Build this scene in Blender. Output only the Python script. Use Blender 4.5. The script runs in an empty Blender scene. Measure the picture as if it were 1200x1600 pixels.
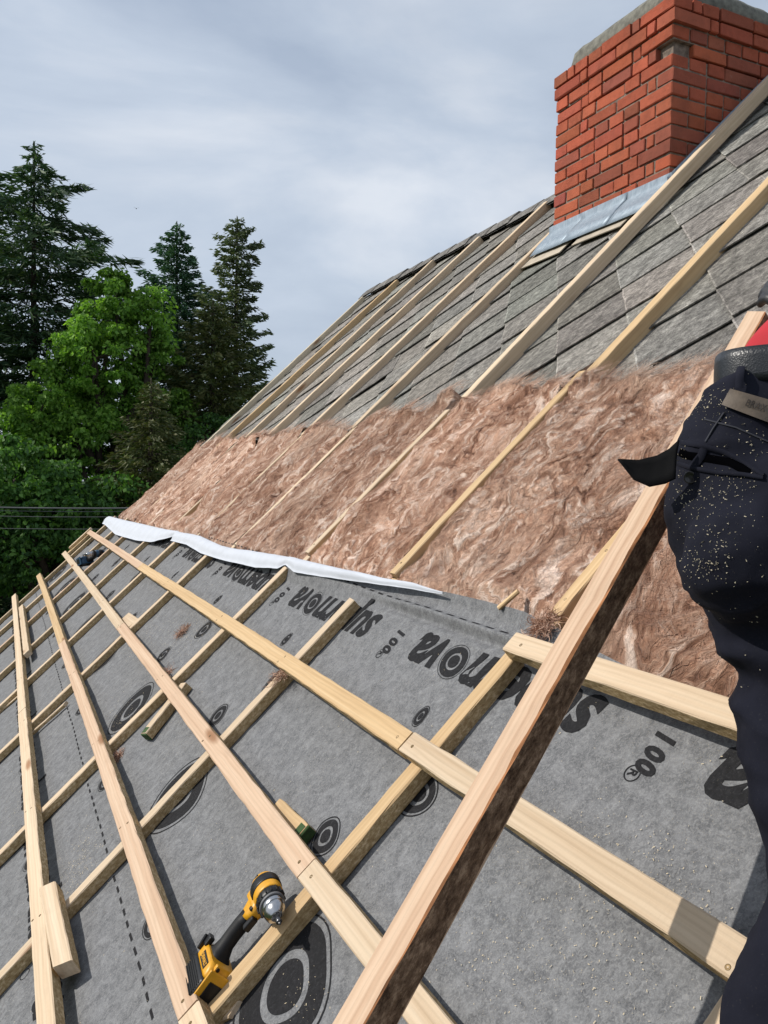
import bpy, bmesh, math, random
import numpy as np
from mathutils import Vector, Matrix, noise as mnoise
from mathutils.bvhtree import BVHTree

scn = bpy.context.scene
col = scn.collection
rad = math.radians

# ------------------------------------------------------------------ camera
CAM_Z = 6.6                                   # eye height over the garden
F_PX, CX, CY = 1285.0, 600.0, 800.0           # lens, measured on a 1200 x 1600 frame
_u = np.array([6.0 - CX, -(744.0 - CY), -F_PX]); _u /= np.linalg.norm(_u)
_r = rad(1.0)
_hd = np.array([math.cos(_r), -math.sin(_r), 0.0])
_up = np.cross(_hd, _u); _up /= np.linalg.norm(_up)
if _up[1] < 0: _up = -_up
_hx = np.cross(_u, _up); _hx /= np.linalg.norm(_hx)
if _hx[0] < 0: _hx = -_hx
CW = np.array([_hx, _u, _up])                 # camera axes -> world axes
cam_data = bpy.data.cameras.new('camera')
cam = bpy.data.objects.new('camera', cam_data); col.objects.link(cam)
cam_data.sensor_fit = 'VERTICAL'; cam_data.sensor_height = 24.0
cam_data.lens = 24.0 * F_PX / 1600.0
cam_data.clip_start = 0.02; cam_data.clip_end = 4000
_M = Matrix.Identity(4)
for i in range(3):
    for j in range(3): _M[i][j] = CW[i][j]
_M[2][3] = CAM_Z
cam.matrix_world = _M
scn.camera = cam
scn.render.resolution_x = 768; scn.render.resolution_y = 1024

# ------------------------------------------------------------------ roof frame
# roof coordinates: U along the ridge, V up the slope, W above the membrane
PITCH = rad(43.8)
D0 = 1.08
C0 = np.array([0, 0, CAM_Z])
EU = np.array([0, 1.0, 0])
EV = np.array([math.cos(PITCH), 0, math.sin(PITCH)])
EN = np.array([-math.sin(PITCH), 0, math.cos(PITCH)])
def R(U, V, W=0.0):
    return C0 + EU * U + EV * V + EN * (W - D0)
def ray(x, y):
    return CW @ np.array([x - CX, -(y - CY), -F_PX]) / F_PX
def roofpix(x, y, W=0.0):
    """the point of the roof plane at height W seen at photo pixel x, y"""
    d = ray(x, y); t = (W - D0) / (d @ EN); p = d * t
    return float(p @ EU), float(p @ EV)
def at(x, y, depth):
    return C0 + ray(x, y) * depth
RF = Matrix(((EV[0], EU[0], EN[0], 0), (EV[1], EU[1], EN[1], 0), (EV[2], EU[2], EN[2], 0), (0, 0, 0, 1)))
def roof_matrix(U, V, W, ang=0.0):
    """local x lies along the roof, turned by ang from up-slope (V) towards the gable (U)"""
    M = Matrix.Translation(Vector(R(U, V, W))) @ RF @ Matrix.Rotation(ang, 4, 'Z')
    return M

# ------------------------------------------------------------------ light
SUN = EN + 0.40 * EU - 0.05 * EV; SUN /= np.linalg.norm(SUN)
sun_el = math.asin(SUN[2]); sun_az = math.atan2(SUN[0], SUN[1])
sd = bpy.data.lights.new('sun', 'SUN'); sd.energy = 4.0; sd.angle = rad(0.6); sd.color = (1.0, 0.95, 0.87)
so = bpy.data.objects.new('sun', sd); col.objects.link(so)
so.rotation_euler = Vector(-SUN).to_track_quat('-Z', 'Y').to_euler()
so.location = (0, 0, 60)

world = bpy.data.worlds.new('World'); scn.world = world; world.use_nodes = True
nt = world.node_tree; nt.nodes.clear()
def wn(t, **k):
    n = nt.nodes.new(t)
    for a, b in k.items(): setattr(n, a, b)
    return n
out = wn('ShaderNodeOutputWorld'); bg = wn('ShaderNodeBackground')
sky = wn('ShaderNodeTexSky'); sky.sky_type = 'NISHITA'; sky.sun_disc = False
sky.sun_elevation = sun_el; sky.sun_rotation = sun_az; sky.air_density = 1.2; sky.dust_density = 1.5
tc = wn('ShaderNodeTexCoord'); mp = wn('ShaderNodeMapping')
mp.inputs['Scale'].default_value = (1.3, 1.3, 3.6); mp.inputs['Location'].default_value = (3.1, 1.7, 0.4)
n1 = wn('ShaderNodeTexNoise'); n1.inputs['Scale'].default_value = 1.7; n1.inputs['Detail'].default_value = 9; n1.inputs['Roughness'].default_value = 0.52; n1.inputs['Distortion'].default_value = 0.35
r1 = wn('ShaderNodeValToRGB'); e = r1.color_ramp.elements
e[0].position = 0.36; e[0].color = (4.8, 5.6, 6.9, 1); e[1].position = 0.64; e[1].color = (7.9, 8.4, 9.2, 1)
m_ = e = r1.color_ramp.elements.new(0.5); m_.color = (6.0, 6.8, 8.0, 1)
n2 = wn('ShaderNodeTexNoise'); n2.inputs['Scale'].default_value = 2.6; n2.inputs['Detail'].default_value = 5
r2 = wn('ShaderNodeValToRGB'); r2.color_ramp.elements[0].position = 0.3; r2.color_ramp.elements[0].color = (0.72, 0.72, 0.72, 1)
r2.color_ramp.elements[1].position = 0.7; r2.color_ramp.elements[1].color = (0.92, 0.92, 0.92, 1)
mx = wn('ShaderNodeMix', data_type='RGBA')
L = nt.links.new
L(tc.outputs['Generated'], mp.inputs['Vector']); L(mp.outputs[0], n1.inputs['Vector']); L(mp.outputs[0], n2.inputs['Vector'])
L(n1.outputs['Fac'], r1.inputs[0]); L(n2.outputs['Fac'], r2.inputs[0])
L(r2.outputs[0], mx.inputs['Factor']); L(sky.outputs[0], mx.inputs['A']); L(r1.outputs[0], mx.inputs['B'])
L(mx.outputs['Result'], bg.inputs['Color']); bg.inputs['Strength'].default_value = 0.1
L(bg.outputs[0], out.inputs['Surface'])
scn.view_settings.view_transform = 'Standard'; scn.view_settings.look = 'None'
scn.view_settings.exposure = 0.0; scn.view_settings.gamma = 1.0

# ------------------------------------------------------------------ noise in numpy
def _h(ix, iy, iz, s):
    n = (ix.astype(np.int64) * 374761393 + iy.astype(np.int64) * 668265263 + iz.astype(np.int64) * 2147483647 + s * 974634777) & 0xffffffff
    n = ((n ^ (n >> 13)) * 1274126177) & 0xffffffff
    n = ((n ^ (n >> 16)) * 2246822519) & 0xffffffff
    return ((n ^ (n >> 15)) & 0xffff) / 65535.0
def vnoise(x, y, z=0.0, s=0):
    x = np.asarray(x, float); y = np.asarray(y, float); z = np.zeros_like(x) + z
    ix, iy, iz = np.floor(x), np.floor(y), np.floor(z)
    fx, fy, fz = x - ix, y - iy, z - iz
    fx = fx * fx * fx * (fx * (fx * 6 - 15) + 10); fy = fy * fy * fy * (fy * (fy * 6 - 15) + 10); fz = fz * fz * (3 - 2 * fz)
    def c(a, b, d): return _h(ix + a, iy + b, iz + d, s)
    v0 = (c(0,0,0)*(1-fx)+c(1,0,0)*fx)*(1-fy) + (c(0,1,0)*(1-fx)+c(1,1,0)*fx)*fy
    v1 = (c(0,0,1)*(1-fx)+c(1,0,1)*fx)*(1-fy) + (c(0,1,1)*(1-fx)+c(1,1,1)*fx)*fy
    return (v0 * (1 - fz) + v1 * fz) * 2 - 1
def fbm(x, y, z=0.0, s=0, o=4, g=0.5):
    t = 0; a = 1.0; n = 0
    for i in range(o):
        t = t + a * vnoise(np.asarray(x) * 2 ** i + 7.3 * i, np.asarray(y) * 2 ** i - 3.1 * i, np.asarray(z) * 2 ** i, s + i); n += a; a *= g
    return t / n

# ------------------------------------------------------------------ materials
class NB:
    def __init__(s, name):
        s.m = bpy.data.materials.new(name); s.m.use_nodes = True; s.nt = s.m.node_tree
        s.b = s.nt.nodes['Principled BSDF']; s.out = s.nt.nodes['Material Output']
    def n(s, t, ins=None, **k):
        x = s.nt.nodes.new(t)
        for a, b in k.items(): setattr(x, a, b)
        for a, b in (ins or {}).items():
            if isinstance(b, bpy.types.NodeSocket): s.nt.links.new(b, x.inputs[a])
            else: x.inputs[a].default_value = b
        return x
    def l(s, a, b): s.nt.links.new(a, b)
    def coord(s, scale=(1, 1, 1), kind='Object', loc=(0, 0, 0), rnd=False, rot=(0, 0, 0)):
        t = s.n('ShaderNodeTexCoord').outputs[kind]
        m = s.n('ShaderNodeMapping', {'Scale': scale, 'Location': loc, 'Rotation': rot, 'Vector': t})
        if rnd:
            oi = s.n('ShaderNodeObjectInfo').outputs['Random']
            mu = s.n('ShaderNodeMath', {0: oi, 1: 37.0}, operation='MULTIPLY').outputs[0]
            ad = s.n('ShaderNodeVectorMath', {0: m.outputs[0], 1: mu}, operation='ADD')
            return ad.outputs[0]
        return m.outputs[0]
    def noise(s, vec, scale, detail=4, rough=0.5, dist=0.0):
        return s.n('ShaderNodeTexNoise', {'Vector': vec, 'Scale': scale, 'Detail': detail, 'Roughness': rough, 'Distortion': dist}).outputs['Fac']
    def ramp(s, fac, stops, interp='LINEAR'):
        r = s.n('ShaderNodeValToRGB', {0: fac}); r.color_ramp.interpolation = interp
        e = r.color_ramp.elements
        while len(e) < len(stops): e.new(0.5)
        for q, (p, c) in zip(e, stops):
            q.position = p; q.color = (c, c, c, 1) if isinstance(c, (int, float)) else tuple(c) + (1,)
        return r.outputs[0]
    def mix(s, fac, a, b, mode='MIX'):
        x = s.n('ShaderNodeMix', data_type='RGBA', blend_type=mode)
        for nm, v in (('Factor', fac), ('A', a), ('B', b)):
            if isinstance(v, bpy.types.NodeSocket): s.l(v, x.inputs[nm])
            elif isinstance(v, (int, float)): x.inputs[nm].default_value = v
            else: x.inputs[nm].default_value = tuple(v) + (1,)
        return x.outputs['Result']
    def math(s, op, a, b=0.0):
        return s.n('ShaderNodeMath', {0: a, 1: b}, operation=op).outputs[0]
    def color(s, c):
        if isinstance(c, bpy.types.NodeSocket): s.l(c, s.b.inputs['Base Color'])
        else: s.b.inputs['Base Color'].default_value = tuple(c) + (1,)
    def rough(s, v):
        if isinstance(v, bpy.types.NodeSocket): s.l(v, s.b.inputs['Roughness'])
        else: s.b.inputs['Roughness'].default_value = v
    def bump(s, h, strength=0.3, dist=0.002):
        b = s.n('ShaderNodeBump', {'Height': h, 'Strength': strength, 'Distance': dist})
        s.l(b.outputs[0], s.b.inputs['Normal'])
    def done(s, spec=None):
        if spec is not None: s.b.inputs['Specular IOR Level'].default_value = spec
        return s.m

def mat_wood(name, c_light, c_mid, c_dark, sawn=1.0, knots=True, rings=26.0):
    b = NB(name)
    v = b.coord((1, 1, 1), rnd=True)
    # slow waver of the growth rings along the board
    w1 = b.noise(b.coord((0.8, 6, 6), rnd=True), 1.6, 3, 0.5)
    g = b.n('ShaderNodeTexNoise', {'Vector': b.coord((0.55, 34, 34), rnd=True), 'Scale': 1.7, 'Detail': 5, 'Roughness': 0.62, 'Distortion': 0.35}).outputs['Fac']
    wv = b.n('ShaderNodeTexWave', {'Vector': b.coord((0.18, 1, 1.3), rnd=True), 'Scale': rings, 'Distortion': 5.0, 'Detail': 2.0, 'Detail Scale': 0.9}, wave_type='BANDS', bands_direction='Y').outputs['Fac']
    base = b.ramp(g, [(0.25, c_dark), (0.5, c_mid), (0.72, c_light)])
    wr = b.ramp(wv, [(0.0, 0.87), (0.45, 1.0), (1.0, 1.03)])
    c = b.mix(0.75, base, wr, 'MULTIPLY')
    c = b.mix(b.math('MULTIPLY', w1, 0.5), c, c_mid)
    if knots:
        vo = b.n('ShaderNodeTexVoronoi', {'Vector': b.coord((2.1, 9, 9), rnd=True), 'Scale': 1.0, 'Randomness': 1.0}, feature='F1')
        k = b.ramp(vo.outputs['Distance'], [(0.0, 1.0), (0.10, 0.8), (0.19, 0.0)])
        sel = b.ramp(b.n('ShaderNodeSeparateColor', {0: vo.outputs['Color']}).outputs[0], [(0.42, 0.0), (0.47, 1.0)])
        c = b.mix(b.math('MULTIPLY', k, sel), c, (0.27, 0.13, 0.06))
    # smudges of dirt
    sm = b.ramp(b.noise(b.coord((3, 9, 9), rnd=True), 1.5, 6, 0.6), [(0.55, 0.0), (0.75, 0.35)])
    c = b.mix(sm, c, tuple(x * 0.62 for x in c_mid))
    oi = b.n('ShaderNodeObjectInfo').outputs['Random']
    hs = b.n('ShaderNodeHueSaturation', {'Color': c, 'Value': b.n('ShaderNodeMapRange', {'Value': oi, 'To Min': 0.9, 'To Max': 1.08}).outputs[0]})
    b.color(hs.outputs[0]); b.rough(0.78)
    fine = b.noise(b.coord((30, 300, 300), rnd=True), 1.0, 4, 0.7)
    saw = b.noise(b.coord((160, 60, 60), rnd=True), 1.0, 3, 0.6)
    h = b.math('ADD', b.math('MULTIPLY', fine, 0.6), b.math('MULTIPLY', saw, 0.8 * sawn))
    b.bump(h, 0.55, 0.0016)
    return b.done(0.2)
M_PINE = mat_wood('pine', (0.67, 0.55, 0.405), (0.575, 0.445, 0.31), (0.44, 0.315, 0.20))
M_PINEY = mat_wood('yellow_pine', (0.62, 0.465, 0.28), (0.53, 0.37, 0.205), (0.39, 0.25, 0.125))
M_PINEP = mat_wood('pink_pine', (0.67, 0.51, 0.37), (0.57, 0.40, 0.275), (0.43, 0.27, 0.175), rings=30)
M_GREYW = mat_wood('weathered_pine', (0.62, 0.54, 0.42), (0.53, 0.45, 0.33), (0.42, 0.34, 0.24))
M_PLYW = mat_wood('dry_board', (0.42, 0.33, 0.24), (0.36, 0.27, 0.19), (0.26, 0.18, 0.12))

def mat_sawn():
    b = NB('rough_sawn_edge')
    n = b.noise(b.coord((60, 130, 130), rnd=True), 1.0, 5, 0.75)
    n2_ = b.noise(b.coord((3, 14, 14), rnd=True), 1.0, 4, 0.6)
    c = b.ramp(n, [(0.33, (0.26, 0.165, 0.075)), (0.5, (0.46, 0.33, 0.175)), (0.64, (0.72, 0.56, 0.36))])
    c = b.mix(b.ramp(n2_, [(0.4, 0.0), (0.7, 0.5)]), c, (0.33, 0.23, 0.12))
    b.color(c); b.rough(0.95); b.bump(n, 1.0, 0.004)
    return b.done(0.1)
M_SAWN = mat_sawn()
def mat_bark():
    b = NB('bark')
    n = b.noise(b.coord((45, 110, 110)), 1.0, 6, 0.78)
    f_ = b.noise(b.coord((180, 420, 420)), 1.0, 3, 0.8)
    c = b.ramp(n, [(0.34, (0.06, 0.035, 0.022)), (0.50, (0.20, 0.125, 0.078)), (0.66, (0.44, 0.30, 0.195))])
    c = b.mix(b.ramp(f_, [(0.62, 0.0), (0.72, 0.6)]), c, (0.27, 0.18, 0.11))
    b.color(c); b.rough(0.95); b.bump(b.math('ADD', n, b.math('MULTIPLY', f_, 0.5)), 1.0, 0.006)
    return b.done(0.1)
M_BARK = mat_bark()
def simple(name, c, rough=0.5, metal=0.0, spec=0.5, var=0.0, vscale=20, bump=0.0, bscale=200):
    b = NB(name)
    if var:
        n = b.noise(b.coord(), vscale, 5, 0.6)
        b.color(b.ramp(n, [(0.3, tuple(x * (1 - var) for x in c)), (0.7, tuple(min(1, x * (1 + var)) for x in c))]))
    else: b.color(c)
    b.rough(rough); b.b.inputs['Metallic'].default_value = metal
    if bump: b.bump(b.noise(b.coord(), bscale, 4, 0.6), bump, 0.001)
    return b.done(spec)
M_GREEN = simple('green_dip', (0.035, 0.075, 0.02), 0.9, var=0.6, vscale=60, bump=0.5)
M_SCREW = simple('screw', (0.13, 0.085, 0.035), 0.45, 0.6)
M_HOLE = simple('nail_hole', (0.06, 0.035, 0.02), 0.9)

def mat_membrane():
    b = NB('roofing_membrane')
    v = b.coord()
    n = b.noise(v, 26, 7, 0.68, 0.6)
    n_f = b.noise(b.coord((1, 1, 1), rot=(0, 0, 0.6)), 150, 4, 0.7, 1.2)
    c = b.ramp(n, [(0.30, (0.078, 0.080, 0.086)), (0.47, (0.114, 0.116, 0.122)), (0.70, (0.190, 0.193, 0.200))])
    c = b.mix(b.ramp(n_f, [(0.42, 0.0), (0.68, 0.55)]), c, (0.31, 0.312, 0.316))
    # dust of sawing: sparse pale flecks gathered in patches
    d = b.noise(b.coord((1, 1, 1)), 620, 2, 0.5)
    patch = b.noise(b.coord(), 2.3, 4, 0.6)
    k = b.math('MULTIPLY', b.ramp(d, [(0.66, 0.0), (0.70, 1.0)]), b.ramp(patch, [(0.40, 0.10), (0.68, 0.9)]))
    c = b.mix(k, c, (0.46, 0.39, 0.26))
    b.color(c); b.rough(0.85)
    b.bump(b.math('ADD', n, b.math('MULTIPLY', n_f, 0.7)), 0.25, 0.002)
    return b.done(0.25)
M_MEMB = mat_membrane()
M_WHITE = simple('white_underside', (0.50, 0.525, 0.575), 0.8, var=0.05, vscale=12, bump=0.1, bscale=60)
def mat_ink():
    b = NB('printed_ink')
    n = b.noise(b.coord(), 130, 6, 0.7, 0.8)
    c = b.ramp(n, [(0.3, (0.010, 0.010, 0.011)), (0.55, (0.018, 0.018, 0.020)), (0.8, (0.05, 0.05, 0.053))])
    d = b.noise(b.coord((1, 1, 1)), 620, 2, 0.5); patch = b.noise(b.coord(), 2.3, 4, 0.6)
    k = b.math('MULTIPLY', b.ramp(d, [(0.69, 0.0), (0.73, 1.0)]), b.ramp(patch, [(0.40, 0.05), (0.68, 0.5)]))
    b.color(b.mix(k, c, (0.30, 0.26, 0.18))); b.rough(0.8)
    return b.done(0.12)
M_INK = mat_ink()
def mat_wool(name, shift=0.0):
    b = NB(name)
    v0 = b.coord((1, 1, 1))
    wn_ = b.n('ShaderNodeTexNoise', {'Vector': v0, 'Scale': 5.5, 'Detail': 4.0, 'Distortion': 0.8}).outputs['Color']
    wv = b.n('ShaderNodeVectorMath', {0: wn_, 'Scale': 0.30}, operation='SCALE').outputs[0]
    v = b.n('ShaderNodeVectorMath', {0: v0, 1: wv}, operation='ADD').outputs[0]
    st = b.n('ShaderNodeMapping', {'Vector': v, 'Scale': (4.2, 13, 13), 'Rotation': (0, 0, 0.25)}).outputs[0]
    n = b.noise(st, 0.85, 8, 0.50, 1.9)
    st2 = b.n('ShaderNodeMapping', {'Vector': v, 'Scale': (20, 120, 120), 'Rotation': (0, 0, 0.25)}).outputs[0]
    fib = b.noise(st2, 1.3, 5, 0.7, 0.8)
    big = b.noise(v, 3.0, 3, 0.5, 0.4)
    c = b.ramp(n, [(0.30, (0.16, 0.074, 0.044)), (0.42, (0.36, 0.195, 0.126)), (0.53, (0.52, 0.325, 0.230)), (0.67, (0.76, 0.60, 0.50))])
    c = b.mix(0.55, c, b.ramp(fib, [(0.32, 0.55), (0.5, 1.0), (0.68, 1.4)]), 'MULTIPLY')
    c = b.mix(b.ramp(big, [(0.50, 0.0), (0.72, 0.45)]), c, (0.64, 0.47, 0.36))
    oi = b.n('ShaderNodeObjectInfo').outputs['Random']
    c = b.n('ShaderNodeHueSaturation', {'Color': c, 'Value': b.n('ShaderNodeMapRange', {'Value': oi, 'To Min': 0.80, 'To Max': 1.12}).outputs[0]}).outputs[0]
    c = b.mix(0.9, c, b.ramp(b.noise(b.n('ShaderNodeMapping', {'Vector': v, 'Scale': (2.4, 5.0, 5.0), 'Rotation': (0, 0, 0.25)}).outputs[0], 1.0, 5, 0.6, 1.0), [(0.36, (0.60, 0.52, 0.47)), (0.50, 0.97), (0.66, 1.13)]), 'MULTIPLY')
    b.color(c); b.rough(0.95)
    b.bump(b.math('ADD', n, b.math('MULTIPLY', fib, 0.30)), 0.85, 0.024)
    b.b.inputs['Sheen Weight'].default_value = 0.12
    return b.done(0.1)
M_WOOL = mat_wool('glass_wool')
def mat_attr(name, attr, rough=0.9, spec=0.1, mul=None, bump=None):
    b = NB(name)
    a = b.n('ShaderNodeAttribute', attribute_name=attr).outputs['Color']
    if mul: a = b.mix(1.0, a, b.ramp(b.noise(b.coord(), mul, 5, 0.65), [(0.3, 0.72), (0.7, 1.2)]), 'MULTIPLY')
    b.color(a); b.rough(rough)
    if bump: b.bump(b.noise(b.coord(), bump, 5, 0.7), 0.5, 0.003)
    return b.done(spec)
M_WISP = mat_attr('wool_wisps', 'tone')

def mat_slate():
    b = NB('fibre_cement_slate')
    a = b.n('ShaderNodeAttribute', attribute_name='tone').outputs['Color']
    v = b.coord((1, 1, 1), rot=(0, 0, rad(45)))
    n = b.noise(b.n('ShaderNodeMapping', {'Vector': v, 'Scale': (1.0, 1.25, 1)}).outputs[0], 30, 10, 0.82, 0.15)
    n_f = b.noise(v, 190, 5, 0.75)
    c = b.ramp(n, [(0.33, (0.075, 0.071, 0.067)), (0.45, (0.20, 0.188, 0.175)), (0.55, (0.33, 0.312, 0.288)), (0.68, (0.56, 0.53, 0.475))])
    c = b.mix(0.75, c, b.ramp(n_f, [(0.35, 0.45), (0.65, 1.5)]), 'MULTIPLY')
    c = b.mix(0.8, c, a, 'MULTIPLY')
    st_ = b.noise(b.n('ShaderNodeMapping', {'Vector': b.coord(), 'Scale': (1.0, 3.2, 1)}).outputs[0], 4.5, 6, 0.65, 0.6)
    c = b.mix(0.8, c, b.ramp(st_, [(0.35, 0.62), (0.65, 1.25)]), 'MULTIPLY')
    lich = b.ramp(b.noise(v, 75, 6, 0.8), [(0.60, 0.0), (0.68, 0.55)])
    c = b.mix(lich, c, (0.40, 0.37, 0.29))
    b.color(c); b.rough(0.95); b.bump(b.math('ADD', n, b.math('MULTIPLY', n_f, 0.8)), 1.0, 0.009)
    return b.done(0.15)
M_SLATE = mat_slate()
def mat_brick():
    b = NB('red_brick')
    a = b.n('ShaderNodeAttribute', attribute_name='tone').outputs['Color']
    n = b.noise(b.coord(), 14, 7, 0.7); f_ = b.noise(b.coord(), 120, 4, 0.7)
    c = b.mix(1.0, a, b.ramp(n, [(0.3, 0.78), (0.5, 1.0), (0.7, 1.12)]), 'MULTIPLY')
    c = b.mix(b.ramp(b.noise(b.coord(), 7, 6, 0.75), [(0.57, 0.0), (0.72, 0.35)]), c, (0.10, 0.035, 0.025))
    c = b.mix(b.ramp(b.noise(b.coord((1, 1, 2)), 9, 5, 0.7), [(0.66, 0.0), (0.8, 0.35)]), c, (0.42, 0.30, 0.25))
    c = b.mix(b.ramp(b.noise(b.coord(), 26, 7, 0.8), [(0.60, 0.0), (0.72, 0.5)]), c, (0.30, 0.22, 0.17))
    c = b.mix(b.ramp(b.noise(b.coord((1, 1, 0.6)), 3.2, 5, 0.7), [(0.50, 0.0), (0.75, 0.45)]), c, (0.13, 0.055, 0.04))
    b.color(c); b.rough(0.9); b.bump(b.math('ADD', n, b.math('MULTIPLY', f_, 0.6)), 0.9, 0.005)
    return b.done(0.15)
M_BRICK = mat_brick()
M_MORTAR = simple('mortar', (0.19, 0.15, 0.12), 0.95, var=0.5, vscale=30, bump=0.8, bscale=90)
M_CONC = simple('cap_concrete', (0.155, 0.15, 0.125), 0.95, var=0.45, vscale=22, bump=0.9, bscale=120)
def mat_zinc():
    b = NB('zinc_sheet')
    n = b.noise(b.coord((1, 1, 0.25)), 60, 5, 0.6)
    b.color(b.ramp(n, [(0.3, (0.17, 0.22, 0.27)), (0.6, (0.26, 0.31, 0.36)), (0.8, (0.36, 0.41, 0.46))]))
    b.rough(0.5); b.b.inputs['Metallic'].default_value = 0.35; b.bump(n, 0.15, 0.002)
    return b.done(0.4)
M_ZINC = mat_zinc()
M_PLASTER = simple('wall_plaster', (0.50, 0.46, 0.38), 0.95, var=0.12, vscale=6, bump=0.4)
M_DARKB = simple('old_boarding', (0.10, 0.065, 0.04), 0.95, var=0.4)

# ------------------------------------------------------------------ mesh helpers
def tag(o, label=None, cat=None, group=None, kind=None):
    if label: o['label'] = label
    if cat: o['category'] = cat
    if group: o['group'] = group
    if kind: o['kind'] = kind
    return o
def link(name, me, mats, parent=None, matrix=None):
    o = bpy.data.objects.new(name, me); col.objects.link(o)
    for m in (mats if isinstance(mats, (list, tuple)) else [mats]): me.materials.append(m)
    if parent is not None:
        o.parent = parent
    if matrix is not None:
        if parent is not None: o.matrix_parent_inverse = Matrix.Identity(4); o.matrix_basis = (parent_world(parent).inverted() @ matrix)
        else: o.matrix_basis = matrix
    return o
_pw = {}
def parent_world(o):
    m = o.matrix_basis.copy()
    if o.parent is not None: m = parent_world(o.parent) @ m
    return m
def empty(name, matrix=None, loc=None):
    o = bpy.data.objects.new(name, None); col.objects.link(o); o.empty_display_size = 0.05
    if matrix is not None: o.matrix_basis = matrix
    if loc is not None: o.matrix_basis = Matrix.Translation(Vector(loc))
    return o
def mesh_np(name, verts, faces, smooth=False, mat_idx=None):
    """verts (n,3); faces either (m,k) array or list"""
    me = bpy.data.meshes.new(name)
    verts = np.asarray(verts, np.float32)
    if isinstance(faces, np.ndarray):
        k = faces.shape[1]; m = faces.shape[0]
        me.vertices.add(len(verts)); me.vertices.foreach_set('co', verts.ravel())
        me.loops.add(m * k); me.loops.foreach_set('vertex_index', faces.astype(np.int32).ravel())
        me.polygons.add(m); me.polygons.foreach_set('loop_start', np.arange(0, m * k, k, dtype=np.int32))
        me.update(calc_edges=True)
    else:
        me.from_pydata([tuple(map(float, v)) for v in verts], [], [list(map(int, f_)) for f_ in faces]); me.update()
    if smooth: me.polygons.foreach_set('use_smooth', [True] * len(me.polygons))
    if mat_idx is not None: me.polygons.foreach_set('material_index', np.asarray(mat_idx, np.int32))
    return me
def face_color(me, name, cols):
    a = me.color_attributes.new(name, 'FLOAT_COLOR', 'CORNER')
    ls = np.zeros(len(me.polygons), np.int32); me.polygons.foreach_get('loop_total', ls)
    c = np.repeat(np.concatenate([np.asarray(cols), np.ones((len(cols), 1))], 1), ls, axis=0)
    a.data.foreach_set('color', c.astype(np.float32).ravel())
def bm_mesh(name, bm, smooth=False):
    me = bpy.data.meshes.new(name); bm.to_mesh(me); bm.free()
    if smooth: me.polygons.foreach_set('use_smooth', [True] * len(me.polygons))
    return me
def bm_box(bm, size, loc=(0, 0, 0), rot=None, bevel=0.0, mi=0, seg=1):
    M = Matrix.Translation(Vector(loc)) @ (rot or Matrix.Identity(4)) @ Matrix.Diagonal((size[0], size[1], size[2], 1))
    t = bmesh.new(); bmesh.ops.create_cube(t, size=1.0, matrix=M)
    if bevel: bmesh.ops.bevel(t, geom=t.edges[:], offset=bevel, segments=seg, affect='EDGES', profile=0.6)
    for f_ in t.faces: f_.material_index = mi
    me = bpy.data.meshes.new('t'); t.to_mesh(me); t.free(); bm.from_mesh(me); bpy.data.meshes.remove(me)
def bm_lathe(bm, prof, M, seg=28, mi=0):
    """prof: list of (radius, z) turned about z, moved by M"""
    rings = []
    for r_, z_ in prof:
        rings.append([bm.verts.new(M @ Vector((r_ * math.cos(2 * math.pi * k / seg), r_ * math.sin(2 * math.pi * k / seg), z_))) for k in range(seg)])
    for a, b_ in zip(rings[:-1], rings[1:]):
        for k in range(seg):
            f_ = bm.faces.new((a[k], a[(k + 1) % seg], b_[(k + 1) % seg], b_[k])); f_.material_index = mi; f_.smooth = True
    for rg, fl in ((rings[0], True), (rings[-1], False)):
        f_ = bm.faces.new(rg[::-1] if fl else rg); f_.material_index = mi
def bm_loft(bm, rings, mi=0, cap=True, smooth=True):
    vs = [[bm.verts.new(Vector(p)) for p in rg] for rg in rings]; n = len(vs[0])
    for a, b_ in zip(vs[:-1], vs[1:]):
        for k in range(n):
            f_ = bm.faces.new((a[k], a[(k + 1) % n], b_[(k + 1) % n], b_[k])); f_.material_index = mi; f_.smooth = smooth
    if cap:
        for rg in (vs[0][::-1], vs[-1]):
            f_ = bm.faces.new(rg); f_.material_index = mi
def tube_mesh(name, pts, radii, seg=8):
    pts = [np.asarray(p, float) for p in pts]; V = []; Fc = []
    if not hasattr(radii, '__len__'): radii = [radii] * len(pts)
    for i, p in enumerate(pts):
        t = pts[min(i + 1, len(pts) - 1)] - pts[max(i - 1, 0)]; t = t / (np.linalg.norm(t) + 1e-9)
        a = np.cross(t, [0.13, 0.2, 0.97]); a /= np.linalg.norm(a) + 1e-9; b_ = np.cross(t, a)
        for k in range(seg):
            an = 2 * math.pi * k / seg; V.append(p + (a * math.cos(an) + b_ * math.sin(an)) * radii[i])
    for i in range(len(pts) - 1):
        for k in range(seg):
            Fc.append((i * seg + k, i * seg + (k + 1) % seg, (i + 1) * seg + (k + 1) % seg, (i + 1) * seg + k))
    Fc.append(tuple(range(seg))[::-1]); Fc.append(tuple((len(pts) - 1) * seg + k for k in range(seg)))
    return mesh_np(name, V, Fc, smooth=True)

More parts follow.
